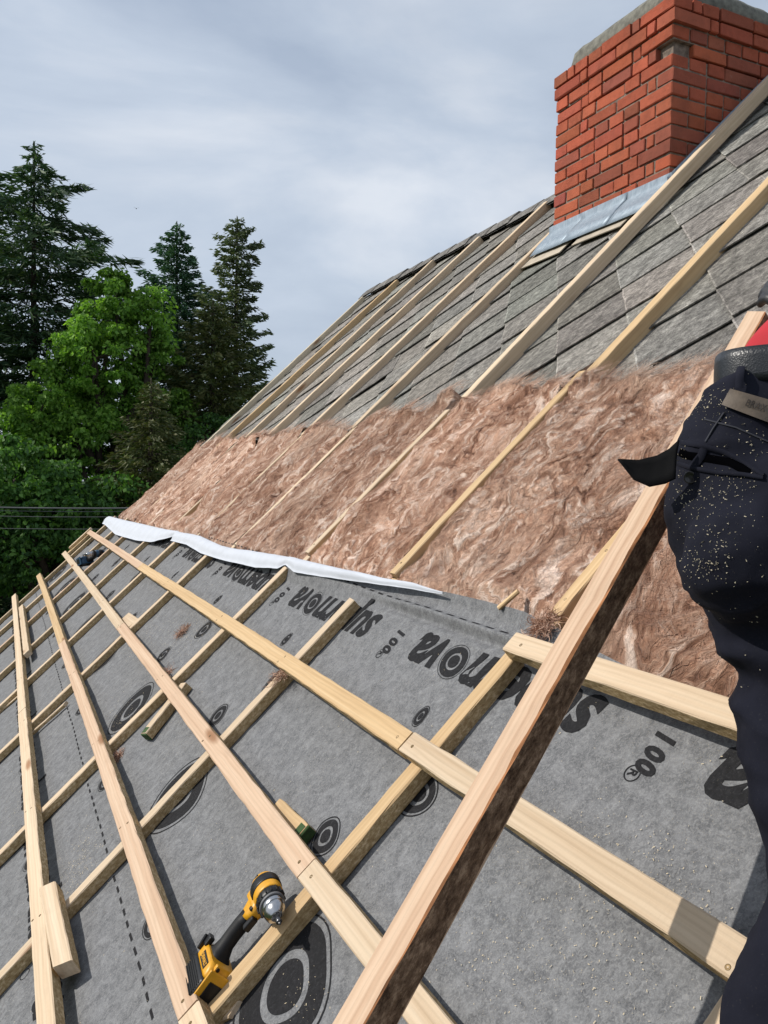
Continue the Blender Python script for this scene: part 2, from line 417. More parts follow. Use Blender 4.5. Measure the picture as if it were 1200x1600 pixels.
_board_seed = [0]
def timber_mesh(name, length, width, thick, bev=0.003, ragged=0.0007, step=0.06, cut=0.0, bow=0.0):
    """a sawn timber along +x from 0, y -width..0, z 0..thick; material 1 on the sawn sides"""
    _board_seed[0] += 1; sd_ = _board_seed[0]
    n = max(2, int(length / step)); xs = np.linspace(0, length, n + 1)
    b_ = bev
    prof = [(-width + b_, 0), (-b_, 0), (0, b_), (0, thick - b_), (-b_, thick), (-width + b_, thick), (-width, thick - b_), (-width, b_)]
    k = len(prof); V = []; Fc = []; mi = []
    jit = np.random.RandomState(sd_).normal(0, ragged, (n + 1, k, 2))
    for i, x in enumerate(xs):
        tw = bow * math.sin(math.pi * x / max(length, 1e-6))
        for j, (y, z) in enumerate(prof):
            xx = x + (cut * (y / width + 0.5) if i in (0, n) else 0)
            V.append((xx, y + jit[i, j, 0] + tw, z + jit[i, j, 1] * 0.6))
    for i in range(n):
        for j in range(k):
            Fc.append((i * k + j, (i + 1) * k + j, (i + 1) * k + (j + 1) % k, i * k + (j + 1) % k)[::-1])
            mi.append(1 if j in (2, 6, 7, 1) else 0)
    Fc.append(tuple(range(k))[::-1]); mi.append(0)
    Fc.append(tuple(n * k + j for j in range(k))); mi.append(0)
    me = mesh_np(name, V, Fc, mat_idx=mi)
    return me
def timber(name, p0, p1, w0, width, thick, mat, label, cat, group=None, w1=None, side=1, screws=(), cut=0.0, bow=0.0, edge=None, ends=None, bev=0.003):
    """timber on the roof; p0, p1 = (U, V) of its high-U / up-slope edge, body to the other side (side=1) or reverse"""
    dU, dV = p1[0] - p0[0], p1[1] - p0[1]; Ln = math.hypot(dU, dV); ang = math.atan2(dU, dV)
    M = roof_matrix(p0[0], p0[1], w0, ang)
    if w1 is not None: M = M @ Matrix.Rotation(-math.atan2(w1 - w0, Ln), 4, 'Y')
    me = timber_mesh(name, Ln, width, thick, cut=cut, bow=bow, bev=bev)
    if side < 0: me.transform(Matrix.Translation((0, width, 0)))
    o = link(name, me, [mat, edge or M_SAWN], matrix=M)
    tag(o, label, cat, group)
    for (x, y) in screws:
        bm = bmesh.new(); bm_lathe(bm, [(0.0045, 0.0), (0.0043, 0.0008), (0.0036, 0.0010), (0.0012, 0.0004)], Matrix.Translation((x, y, thick - 0.0003)), 10)
        link('screw_head', bm_mesh('screw_head', bm), M_SCREW, parent=o)
    return o

# ------------------------------------------------------------------ ground and house
def ground():
    n = 60; xs = np.concatenate([-np.geomspace(600, 3, n // 2), np.geomspace(3, 600, n // 2)])
    X, Y = np.meshgrid(xs, xs); Z = 0.12 * fbm(X / 9, Y / 9, s=5)
    V = np.stack([X.ravel(), Y.ravel() + 8, Z.ravel()], 1)
    i = np.arange(n - 1)[:, None] * n + np.arange(n - 1)[None, :]; i = i.ravel()
    me = mesh_np('ground', V, np.stack([i, i + 1, i + n + 1, i + n], 1), smooth=True)
    b = NB('meadow')
    a = b.noise(b.coord(), 0.6, 6, 0.6); c = b.noise(b.coord(), 14, 5, 0.7)
    col_ = b.ramp(a, [(0.35, (0.030, 0.052, 0.014)), (0.65, (0.062, 0.085, 0.024))])
    b.color(b.mix(0.7, col_, b.ramp(c, [(0.3, 0.5), (0.7, 1.4)]), 'MULTIPLY')); b.rough(0.95); b.bump(c, 1.0, 0.05)
    tag(link('ground', me, b.done(0.1)), kind='structure')
ground()

U_END = 9.42; U_NEAR = -3.0; V_EAVE = -3.2; V_RIDGE = 4.50; W_TILE = -0.07
house = empty('house', loc=(0, 0, 0))
tag(house, 'house under roof repair with old grey slates along the ridge and a pale wall below', 'house')
def quad_prism(name, quad, thick, mat, parent=house):
    """quad of 4 roof points (U,V,W) extruded down by thick"""
    a = [R(*q) for q in quad]; b_ = [p - EN * thick for p in a]
    V = a + b_; Fc = [(0, 1, 2, 3), (7, 6, 5, 4), (0, 4, 5, 1), (1, 5, 6, 2), (2, 6, 7, 3), (3, 7, 4, 0)]
    return link(name, mesh_np(name, V, Fc), mat, parent=parent)
# boarding under the rafters
quad_prism('boarding', [(U_NEAR, V_EAVE, -0.20), (U_END - 0.08, V_EAVE, -0.20), (U_END - 0.08, V_RIDGE - 0.1, -0.20), (U_NEAR, V_RIDGE - 0.1, -0.20)], 0.025, M_DARKB)
# far slope, walls
rx, rz = R(0, V_RIDGE, W_TILE)[0], R(0, V_RIDGE, W_TILE)[2]
ex, ez = R(0, V_EAVE, -0.2)[0], R(0, V_EAVE, -0.2)[2]
def far_slope():
    t = 0.06; L_ = 8.2; dx, dz = math.cos(PITCH), -math.sin(PITCH)
    V = []
    for y in (U_NEAR, U_END):
        for s_, o_ in ((0, 0), (L_, 0), (L_, -t), (0, -t)):
            V.append((rx + dx * s_ + math.sin(PITCH) * o_, y, rz + dz * s_ + math.cos(PITCH) * o_))
    Fc = [(0, 1, 5, 4), (2, 3, 7, 6), (1, 2, 6, 5), (3, 0, 4, 7), (0, 3, 2, 1), (4, 5, 6, 7)]
    link('rear_roof_slope', mesh_np('rear_roof_slope', V, Fc), M_SLATE, parent=house)
far_slope()
def gable(y, name):
    x0, x1 = ex + 0.35, 2 * rx - ex - 0.35
    zt = lambda x: rz - abs(x - rx) * math.tan(PITCH) - 0.30
    P = [(x0, -0.2), (x1, -0.2), (x1, zt(x1)), (rx, zt(rx)), (x0, zt(x0))]
    V = [(x, y, z) for x, z in P] + [(x, y + 0.3, z) for x, z in P]
    Fc = [(0, 1, 2, 3, 4), (9, 8, 7, 6, 5)] + [(i, i + 5, (i + 1) % 5 + 5, (i + 1) % 5) for i in range(5)]
    link(name, mesh_np(name, V, Fc), M_PLASTER, parent=house)
gable(U_END - 0.42, 'gable_wall'); gable(U_NEAR + 0.3, 'gable_wall')
for x_ in (ex + 0.35, 2 * rx - ex - 0.65):
    bm = bmesh.new(); zt_ = rz - abs(x_ - rx) * math.tan(PITCH) - 0.45
    bm_box(bm, (0.3, U_END - U_NEAR - 1.2, zt_ + 0.2), (x_ + 0.15, (U_END + U_NEAR) / 2, zt_ / 2 - 0.1))
    link('side_wall', bm_mesh('side_wall', bm), M_PLASTER, parent=house)

# old slates laid on the diagonal, each one with its own thickness and tilt
V_TILE0 = 1.15
def slates():
    g = 0.343; ov = 0.05; th = 0.0055; rs = np.random.RandomState(4); s2 = math.sqrt(2)
    Vv, Fc, tone = [], [], []
    # u+v = a*s2 ; v-u = b*s2
    for ia in range(-2, 46):
        for ib in range(-30, 14):
            a0 = ia * g + 0.135; b0 = ib * g - 0.03
            def uv(a, b_): return ((a - b_) / s2, (a + b_) / s2)
            cu, cv = uv(a0 + g / 2, b0 + g / 2)
            if not (-0.1 < cu < U_END + 0.2 and V_TILE0 - 0.2 < cv < V_RIDGE + 0.15): continue
            r0 = rs.normal(0, 0.0022); ra, rb = rs.normal(0, 0.0022, 2); ja, jb = rs.normal(0, 0.0035, 2)
            top, bot = [], []
            n = 5
            pts = [(i / n, 0) for i in range(n)] + [(1, i / n) for i in range(n)] + [(1 - i / n, 1) for i in range(n)] + [(0, 1 - i / n) for i in range(n)]
            for (s_, t_) in pts:
                e1, e2 = rs.normal(0, 0.0016, 2)
                da = s_ * (g + ov) + ja + e1 * (1 if s_ in (0, 1) else 0); db = t_ * (g + ov) + jb + e2 * (1 if t_ in (0, 1) else 0)
                U, V = uv(a0 + da, b0 + db)
                U = min(U, U_END + 0.02 + e1); V = min(V, V_RIDGE - 0.01); V = max(V, V_TILE0)
                w = W_TILE + 0.006 + 0.0115 * (1 - da / g) + 0.007 * (1 - db / g) + r0 + ra * s_ + rb * t_
                top.append(R(U, V, w)); bot.append(R(U, V, w - th - rs.rand() * 0.001))
            k = len(Vv); m = len(top); Vv += top + bot
            t_ = 0.66 + rs.rand() * 0.6
            cc = np.array([t_ * (1 + rs.normal(0, .03)), t_, t_ * (1 - rs.rand() * .06)])
            ctr = sum(top) / m; ki = len(Vv)
            for p_ in top: d_ = ctr - p_; Vv.append(p_ + d_ / np.linalg.norm(d_) * (0.006 + 0.004 * rs.rand()) + EN * 0.0006)
            Fc.append(list(range(ki, ki + m))); tone.append(cc)
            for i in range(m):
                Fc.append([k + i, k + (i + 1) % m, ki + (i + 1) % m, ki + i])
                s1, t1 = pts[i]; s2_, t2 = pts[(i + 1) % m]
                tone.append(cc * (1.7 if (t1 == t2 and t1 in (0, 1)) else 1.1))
            Fc.append(list(range(k + m, k + 2 * m))[::-1]); tone.append(cc * 0.8)
            for i in range(m):
                Fc.append([k + i, k + m + i, k + m + (i + 1) % m, k + (i + 1) % m]); tone.append(cc * 0.8)
    me = mesh_np('slate_covering', Vv, Fc); face_color(me, 'tone', tone)
    bm = bmesh.new(); bm.from_mesh(me); bmesh.ops.recalc_face_normals(bm, faces=bm.faces[:]); bm.to_mesh(me); bm.free()
    o = link('slate_covering', me, M_SLATE, parent=house)
    quad_prism('roof_underlay', [(U_NEAR, V_TILE0, W_TILE - 0.012), (U_END - 0.02, V_TILE0, W_TILE - 0.012), (U_END - 0.02, V_RIDGE - 0.03, W_TILE - 0.012), (U_NEAR, V_RIDGE - 0.03, W_TILE - 0.012)], 0.1, M_DARKB)
slates()
def ridge(ya, yb):
    rs = np.random.RandomState(9 + int(ya)); V, Fc, tone = [], [], []
    y = ya
    while y < yb:
        ln = 0.36
        dz = rs.normal(0, 0.004)
        k = len(V); prof = [(-0.145, -0.115), (-0.085, -0.045), (-0.03, 0.0), (0.03, 0.0), (0.085, -0.045), (0.145, -0.115)]
        for yy, up_ in ((y - 0.02, 0.012), (y + ln, 0.0)):
            for (dx, dzz) in prof: V.append((rx + dx + rs.normal(0, .002), yy, rz + 0.055 + dzz + up_ + dz))
            for (dx, dzz) in prof: V.append((rx + dx * 0.93, yy, rz + 0.043 + dzz + up_ + dz))
        c = 0.55 + rs.rand() * 0.35
        for i in range(5):
            Fc.append((k + i, k + i + 12, k + i + 13, k + i + 1)); Fc.append((k + i + 6, k + i + 7, k + i + 19, k + i + 18)); Fc.append((k + i, k + i + 1, k + i + 7, k + i + 6)); Fc.append((k + 12 + i, k + 18 + i, k + 19 + i, k + 13 + i))
            tone += [(c, c, c)] * 4
        y += ln
    me = mesh_np('ridge_cap', V, Fc); face_color(me, 'tone', tone)
    link('ridge_cap', me, M_SLATE, parent=house)
ridge(-0.2, 3.3); ridge(4.60, U_END - 0.3)

# ------------------------------------------------------------------ chimney
def chimney():
    X0 = 3.309; Ya, Yb = 3.505, 4.555; X1 = X0 + 0.92
    ztop = CAM_Z + 2.685; row = 0.0776; nrows = 20
    ch = empty('chimney', loc=(X0 + 0.46, (Ya + Yb) / 2, CAM_Z + 1.5))
    tag(ch, 'square red brick chimney with a weathered concrete cap and zinc flashing rising through the slates', 'chimney')
    Minv = ch.matrix_basis.inverted()
    rs = np.random.RandomState(2)
    V, Fc, tone = [], [], []
    def brick(lo, hi, c):
        k = len(V); b_ = 0.0035
        pts = []
        lo = np.array(lo) ; hi = np.array(hi)
        t = bmesh.new(); bmesh.ops.create_cube(t, size=1.0, matrix=Matrix.Translation(Vector((lo + hi) / 2)) @ Matrix.Rotation(rs.normal(0, 0.006), 4, 'Z') @ Matrix.Diagonal(tuple(hi - lo) + (1,)))
        bmesh.ops.bevel(t, geom=t.edges[:], offset=b_ * (0.6 + rs.rand()), segments=1, affect='EDGES')
        t.verts.ensure_lookup_table()
        for v in t.verts:
            V.append(np.array(v.co) + rs.normal(0, 0.0009, 3))
        for f_ in t.faces: Fc.append([k + v.index for v in f_.verts]); tone.append(c)
        t.free()
    def color():
        t_ = 0.85 + rs.rand() * 0.3
        base = np.array([0.38, 0.10, 0.056]) if rs.rand() < 0.75 else np.array([0.29, 0.085, 0.055])
        return base * t_ * (1 + rs.normal(0, .04, 3))
    j = 0.011
    for r_ in range(nrows):
        z1 = ztop - r_ * row; z0 = z1 - row + j
        grow = 0.012 if r_ in (0, 1) else 0.0
        # front (faces -X) : bricks along Y.  near side (faces -Y): bricks along X.
        def course(a, b_, start):
            s_ = a; i = start; lst = []; s0 = rs.choice([0.0, 0.06, 0.12])
            if s0: lst.append((s_, s_ + s0)); s_ += s0 + j
            while s_ < b_ - 0.02:
                L_ = (0.25 if (i % 2 == 0) ^ (rs.rand() < 0.18) else 0.12)
                if b_ - (s_ + L_) < 0.07: L_ = b_ - s_
                lst.append((s_, s_ + L_)); s_ += L_ + j; i += 1
            return lst
        corner = 0.25 if r_ % 2 == 0 else 0.12
        cor2 = 0.12 if r_ % 2 == 0 else 0.25
        missing = (r_ == 3)
        def p(): return rs.normal(0, 0.0022) + (rs.rand() < 0.04) * 0.006
        # near corner brick shared by both faces
        if not missing: brick((X0 - grow + p(), Ya - grow + p(), z0), (X0 + cor2, Ya + corner, z1), color())
        for a, b_ in course(Ya + corner + j if not missing else Ya + 0.13, Yb - cor2 - j, r_ % 2): brick((X0 - grow + p(), a, z0), (X0 + 0.11, b_, z1), color())
        brick((X0 - grow + p(), Yb - cor2, z0), (X0 + corner, Yb + grow, z1), color())
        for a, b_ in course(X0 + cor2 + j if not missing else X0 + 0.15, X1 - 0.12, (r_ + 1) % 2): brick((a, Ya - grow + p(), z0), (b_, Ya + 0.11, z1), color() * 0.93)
        for a, b_ in course(X0 + corner + j, X1 - 0.12, r_ % 2): brick((a, Yb - 0.11, z0), (b_, Yb + grow + p(), z1), color())
        for a, b_ in course(Ya, Yb, r_ % 2): brick((X1 - 0.11, a, z0), (X1 + p(), b_, z1), color())
    me = mesh_np('brickwork', V, Fc); face_color(me, 'tone', tone)
    me.transform(Minv); link('brickwork', me, M_BRICK, parent=ch)
    bm = bmesh.new()
    zr = ztop - 3 * row
    for (z0, z1, ins) in ((ztop - nrows * row + 0.01, zr - row - 0.002, 0.009), (zr - row - 0.002, zr + 0.004, 0.035), (zr + 0.004, ztop - 0.003, 0.011)):
        bm_box(bm, (X1 - X0 - 2 * ins, Yb - Ya - 2 * ins, z1 - z0), ((X0 + X1) / 2, (Ya + Yb) / 2, (z0 + z1) / 2))
    me = bm_mesh('mortar_core', bm)
    # the hole left by the missing corner brick
    me.transform(Minv); 
    o = link('mortar_core', me, M_MORTAR, parent=ch)
    # concrete cap with a worn rounded rim
    bm = bmesh.new(); rings = []
    hx_, hy = (X1 - X0) / 2, (Yb - Ya) / 2; cx_, cy_ = (X0 + X1) / 2, (Ya + Yb) / 2
    for (ins, z) in ((0.055, 0.0), (0.050, 0.06), (0.06, 0.12), (0.085, 0.155), (0.16, 0.18), (0.30, 0.19)):
        rg = []
        a, b_ = hx_ - ins, hy - ins; rr = 0.03 + ins * 0.5; n = 5; 
        for (sx, sy, a0) in ((1, 1, 0), (-1, 1, 90), (-1, -1, 180), (1, -1, 270)):
            for q in range(n + 1):
                an = rad(a0 + 90 * q / n)
                rg.append((cx_ + sx * (a - rr) + rr * math.cos(an), cy_ + sy * (b_ - rr) + rr * math.sin(an), ztop + z))
        # extra points on the long sides so the rim can wander
        full = []
        for q in range(len(rg)):
            p0_, p1_ = np.array(rg[q]), np.array(rg[(q + 1) % len(rg)]); d = np.linalg.norm(p1_ - p0_); m = max(1, int(d / 0.05))
            full += [tuple(p0_ + (p1_ - p0_) * w / m) for w in range(m)]
        rings.append(full)
    nmin = max(len(r_) for r_ in rings)
    rr2 = []
    for rg in rings:
        P = np.array(rg + [rg[0]]); s_ = np.concatenate([[0], np.cumsum(np.linalg.norm(np.diff(P, axis=0), axis=1))]); t_ = np.linspace(0, s_[-1], 91)[:-1]
        Q = np.stack([np.interp(t_, s_, P[:, c]) for c in range(3)], 1)
        Q[:, 2] += 0.010 * fbm(Q[:, 0] * 7, Q[:, 1] * 7, 3.1, 8) * (rg[0][2] > ztop + 0.01); Q[:, 0] += 0.006 * fbm(Q[:, 0] * 9, Q[:, 1] * 9, 1.1, 4); Q[:, 1] += 0.006 * fbm(Q[:, 0] * 9, Q[:, 1] * 9, 5.1, 4)
        rr2.append([tuple(q) for q in Q])
    bm_loft(bm, rr2, smooth=True)
    me = bm_mesh('concrete_cap', bm); me.transform(Minv); link('concrete_cap', me, M_CONC, parent=ch)
    # flashing: front upstand, its apron on the slates, and the stepped side strip
    zb = CAM_Z + 1.716
    bm = bmesh.new()
    zf = lambda x: R(0, 0, 0)[2] + (x - R(0, 0, 0)[0]) * math.tan(PITCH)      # membrane height at x
    def roofz(x, w): # height of the plane W at world x
        return CAM_Z + (w - D0) / math.cos(PITCH) + x * math.tan(PITCH)
    segs = [(Ya - 0.03, Ya + 0.335), (Ya + 0.325, Ya + 0.74), (Ya + 0.73, Yb + 0.03)]
    for i, (a, b_) in enumerate(segs):
        e_ = 0.0015 * (i % 2)
        prof = [(X0 - 0.006 - e_, zb + 0.004), (X0 - 0.010 - e_, roofz(X0, 0.0)), (X0 - 0.10, roofz(X0 - 0.10, 0.0) + 0.006 + e_), (X0 - 0.165, roofz(X0 - 0.165, -0.012) + e_)]
        rows = []
        for y in np.linspace(a, b_, 9):
            rows.append([(x + rsn, y, z + 0.5 * rsn) for (x, z), rsn in zip(prof, rs.normal(0, 0.0018, 4))])
        vs = [[bm.verts.new(q) for q in rw] for rw in rows]
        for r0_, r1_ in zip(vs[:-1], vs[1:]):
            for q in range(3): bm.faces.new((r0_[q], r0_[q + 1], r1_[q + 1], r1_[q]))
    me = bm_mesh('front_flashing', bm, True); me.transform(Minv); o = link('front_flashing', me, M_ZINC, parent=ch)
    s_ = o.modifiers.new('s', 'SOLIDIFY'); s_.thickness = 0.0015
    bm = bmesh.new(); rows = []
    for x in np.linspace(X0 - 0.03, rx + 0.02, 14):
        z = roofz(x, 0); rows.append([(x, Ya - 0.012, z + 0.045), (x, Ya - 0.014, z + 0.0), (x, Ya - 0.018, z - 0.02), (x, Ya - 0.022, z - 0.04)])
    vs = [[bm.verts.new(q) for q in rw] for rw in rows]
    for r0_, r1_ in zip(vs[:-1], vs[1:]):
        for q in range(3): bm.faces.new((r0_[q], r1_[q], r1_[q + 1], r0_[q + 1]))
    me = bm_mesh('side_flashing', bm, True); me.transform(Minv); o = link('side_flashing', me, M_ZINC, parent=ch)
    s_ = o.modifiers.new('s', 'SOLIDIFY'); s_.thickness = 0.0015
    # pale soaker boards below the flashing
    bm = bmesh.new()
    for (u0, u1, v0, v1, w) in ((3.66, 4.10, 3.25, 3.40, -0.028), (4.20, 4.66, 3.22, 3.40, -0.031)):
        bm_box(bm, (v1 - v0, u1 - u0, 0.006), ((v0 + v1) / 2, (u0 + u1) / 2, w), rot=Matrix.Rotation(rs.normal(0, .02), 4, 'Z'))
    me = bm_mesh('packing_board', bm); me.transform(Matrix.Translation(Vector(R(0, 0, 0))) @ RF); me.transform(Minv)
    link('packing_board', me, simple('pale_board', (0.42, 0.36, 0.28), 0.9, var=0.25, vscale=9), parent=ch)
chimney()

# ------------------------------------------------------------------ membrane
GR = {}
# upper edge of the sheet, traced on the roof plane
edge_px = [(640, 916), (700, 927), (760, 941), (820, 958), (860, 975), (930, 1012), (1000, 1046), (1080, 1075)]
near_edge = sorted([roofpix(x, y, 0.02) for x, y in edge_px])
flapF = [(170, 806), (195, 812), (223, 818), (275, 830), (315, 838), (350, 854), (371, 858), (400, 862), (450, 870), (520, 887), (600, 904), (650, 913), (692, 925)]
flapE = [(165, 821), (181, 836), (212, 845), (237, 848), (267, 846), (275, 838), (292, 852), (315, 866), (350, 877), (400, 888), (435, 890), (447, 884), (460, 895), (520, 905), (600, 915), (650, 922), (692, 929)]
FF = sorted(roofpix(x, y, 0.045) for x, y in flapF); FE = sorted(roofpix(x, y, 0.04) for x, y in flapE)
def curve(pts, U): 
    a = np.array(pts); return np.interp(U, a[:, 0], a[:, 1])
def vtop(U):
    U = np.asarray(U, float)
    return np.where(U > 2.25, curve(FF, np.clip(U, FF[0][0], 9.4)) , np.where(U > 1.1, curve(near_edge, U), 0.585))
CBU = [0.72, 1.62, 2.585, 3.45, 4.72, 5.72, 6.65, 7.72, 8.47, 9.4]
def memw(U, V):
    U = np.asarray(U, float); V = np.asarray(V, float)
    w = 0.0042 * fbm(U * 3.1, V * 3.1, 0, 11, 3) + 0.0012 * fbm(U * 13, V * 13, 0, 31, 2) + 0.0028 * np.clip(1 - np.abs(fbm(U * 2.2 + V * 1.5, V * 3.4 - U, 0, 71, 2)) * 9, 0, 1)
    # slack between the battens
    d = np.min(np.abs(U[..., None] - np.array(CBU)), axis=-1)
    w = w - 0.004 * np.clip(d / 0.4, 0, 1) ** 1.5 * np.clip((0.5 - V) * 3, 0, 1)
    # pleat that runs below the dashed line, and the loose upper edge
    g = np.clip((U - 0.9) / 0.3, 0, 1) * np.clip((2.75 - U) / 0.45, 0, 1)
    vp = 0.552 - 0.012 * np.clip((2.0 - U), 0, 1)
    w = w + g * (0.018 * np.exp(-((V - vp - 0.012) / 0.013) ** 2) - 0.010 * np.exp(-((V - vp + 0.012) / 0.012) ** 2))
    w = w + 0.028 * np.clip((V - 0.59) / 0.06, 0, 1) ** 1.5 * np.clip((2.9 - U) / 0.4, 0, 1)
    far = np.clip((U - 2.5) / 0.5, 0, 1)
    w = w + far * 0.040 * np.clip((V - 0.50) / 0.06, 0, 1)
    # overlap of the two sheets
    w = w + 0.0035 / (1 + np.exp(-(V + 0.80) / 0.004)) 
    # long soft wrinkles
    w = w + 0.0025 * np.sin(V * 21 + 2.5 * np.sin(U * 1.7)) * np.exp(-((U - 2.2) / 0.5) ** 2) * (V < 0.5)
    return w
memb = None
def membrane():
    global memb
    us = np.concatenate([np.arange(U_NEAR, 0.4, 0.08), np.arange(0.4, 4.0, 0.0125), np.arange(4.0, 9.42, 0.03)])
    tv = np.concatenate([np.arange(V_EAVE, -1.5, 0.1), np.arange(-1.5, -0.86, 0.02), np.arange(-0.86, -0.74, 0.004), np.arange(-0.74, 0.46, 0.02)])
    tt = np.linspace(0, 1, 34)
    U = []; V = []
    top = vtop(us)
    Vg = np.zeros((len(us), len(tv) + len(tt)))
    for i in range(len(us)):
        Vg[i] = np.concatenate([tv, 0.46 + (top[i] - 0.46) * tt])
    Ug = np.repeat(us[:, None], Vg.shape[1], 1)
    W = memw(Ug, Vg)
    n, m = Ug.shape
    P = np.stack([Vg.ravel(), Ug.ravel(), W.ravel()], 1)
    i = (np.arange(n - 1)[:, None] * m + np.arange(m - 1)[None, :]).ravel()
    me = mesh_np('roofing_membrane', P, np.stack([i, i + 1, i + m + 1, i + m], 1)[:, ::-1].copy(), smooth=True)
    memb = link('roofing_membrane', me, M_MEMB, matrix=Matrix.Translation(Vector(R(0, 0, 0))) @ RF)
    tag(memb, 'grey fleece roofing membrane with black printing stretched under the battens', 'roofing membrane')
    # white folded edge
    uu = np.concatenate([np.linspace(FF[0][0], 5, 160), np.linspace(5.02, 9.43, 140)]); k = 12; P = []
    for q, U_ in enumerate(uu):
        a = curve(FF, U_); b_ = min(curve(FE, U_), a - 0.002)
        th = min(1, (a - b_) / 0.05)
        for s_ in np.linspace(0, 1, k):
            V_ = a + (b_ - a) * s_ + 0.006 * th * math.sin(math.pi * min(1, s_ * 3))
            w = 0.047 + th * (0.016 * math.sin(math.pi * min(1, s_ * 1.15)) ) + 0.005 * float(fbm(U_ * 6, s_ * 1.5, 0, 77, 4)) - 0.006 * s_ * (1 - th)
            if s_ == 0: w = 0.038
            P.append((V_, U_, w))
    m = k; n = len(uu); i = (np.arange(n - 1)[:, None] * m + np.arange(m - 1)[None, :]).ravel()
    me = mesh_np('folded_edge', np.array(P), np.stack([i, i + 1, i + m + 1, i + m], 1), smooth=True)
    o = link('folded_edge', me, M_WHITE, parent=memb); o['label'] = 'white underside of the membrane folded back over its edge'
membrane()

MEMB_M = Matrix.Translation(Vector(R(0, 0, 0))) @ RF
def decal(name, me, to_uv, lift=0.0012, cut_step=None, parent=None, mat=None):
    """flat mesh -> draped on the membrane. to_uv maps (x, y) to (U, V)"""
    co = np.zeros(len(me.vertices) * 3, np.float32); me.vertices.foreach_get('co', co); co = co.reshape(-1, 3)
    U, V = to_uv(co[:, 0], co[:, 1])
    W = memw(U, V) + lift
    me.vertices.foreach_set('co', np.stack([V, U, W], 1).astype(np.float32).ravel()); me.update()
    bm = bmesh.new(); bm.from_mesh(me)
    for f_ in bm.faces:
        if f_.normal.z < 0: f_.normal_flip()
    bm.to_mesh(me); bm.free()
    return link(name, me, mat or M_INK, parent=parent or memb)
def text_mesh(txt, size, offset=0.0, shear=0.0, extrude=0.0, res=3, spacing=1.0):
    cu = bpy.data.curves.new('t', 'FONT'); cu.body = txt; cu.size = size; cu.offset = offset; cu.shear = shear; cu.resolution_u = res; cu.extrude = extrude; cu.space_character = spacing
    o = bpy.data.objects.new('t', cu); col.objects.link(o)
    dg = bpy.context.evaluated_depsgraph_get(); me = bpy.data.meshes.new_from_object(o.evaluated_get(dg))
    bpy.data.objects.remove(o); bpy.data.curves.remove(cu)
    me.materials.clear()
    return me
def bounds(me):
    co = np.zeros(len(me.vertices) * 3, np.float32); me.vertices.foreach_get('co', co); co = co.reshape(-1, 3); return co.min(0), co.max(0)
def refine(me, step):
    bm = bmesh.new(); bm.from_mesh(me)
    bmesh.ops.remove_doubles(bm, verts=bm.verts[:], dist=1e-6)
    for _ in range(2):
        e_ = [x for x in bm.edges if x.calc_length() > step]
        if e_: bmesh.ops.subdivide_edges(bm, edges=e_, cuts=1, use_grid_fill=False)
        bmesh.ops.triangulate(bm, faces=bm.faces[:])
    bm.to_mesh(me); bm.free()
PERIOD = 1.084
def print_word(U0, Vbase, name='printed_word'):
    """word starts (its s) at U0 and reads away from the eye; tops point down the slope"""
    xh = bounds(text_mesh('x', 0.158, 0.0050))[1][1]; sy = 0.094 / xh
    for (tx, u0, u1) in (('supern', 0.0, 0.500), ('va', 0.642, 0.790)):
        me = text_mesh(tx, 0.158, 0.0050, 0.24, spacing=0.97); lo, hi = bounds(me); sx = (u1 - u0) / (hi[0] - lo[0]); refine(me, 0.03)
        decal(name, me, lambda x, y: (U0 + u0 + (x - lo[0]) * sx, Vbase - y * sy))
    growth_rings(U0 + 0.570, Vbase - 0.047, 0.066, 0.052, 5, 0.5, 0.05)
def ring_blob(rx_, ry, seed, wob=0.12, n=40):
    rs = np.random.RandomState(seed); ph = rs.rand(4) * 6.28; am = rs.rand(4) * wob
    t = np.linspace(0, 2 * math.pi, n + 1)[:-1]
    r_ = 1 + sum(am[k] * np.cos((k + 1) * t + ph[k]) / (k + 1) for k in range(4))
    return np.stack([rx_ * r_ * np.cos(t), ry * r_ * np.sin(t)], 1), t
def rings_mesh(name, bands, seed, wob):
    V, Fc = [], []
    for (a, b_) in bands:
        Pa, _ = ring_blob(a[0], a[1], seed, wob); Pb, _ = ring_blob(b_[0], b_[1], seed, wob); n = len(Pa); q = 3
        k = len(V)
        for s_ in np.linspace(0, 1, q + 1):
            V += [(p_[0], p_[1], 0) for p_ in Pa * (1 - s_) + Pb * s_]
        for w in range(q):
            for i in range(n): Fc.append((k + w * n + i, k + w * n + (i + 1) % n, k + (w + 1) * n + (i + 1) % n, k + (w + 1) * n + i))
    return mesh_np(name, V, Fc)
def growth_rings(U, V, sU, sV, seed, rot=0.0, wob=0.2, two=True):
    f_ = lambda k: (sU * k, sV * k)
    bands = [(f_(0.97), f_(1.0)), (f_(0.50), f_(0.88)), (f_(0.002), f_(0.37))] if two else [(f_(0.94), f_(1.0)), (f_(0.50), f_(0.84)), (f_(0.002), f_(0.34))]
    me = rings_mesh('printed_rings', bands, seed, wob)
    c, s_ = math.cos(rot), math.sin(rot)
    decal('printed_rings', me, lambda x, y: (U + c * x - s_ * y, V + s_ * x + c * y))
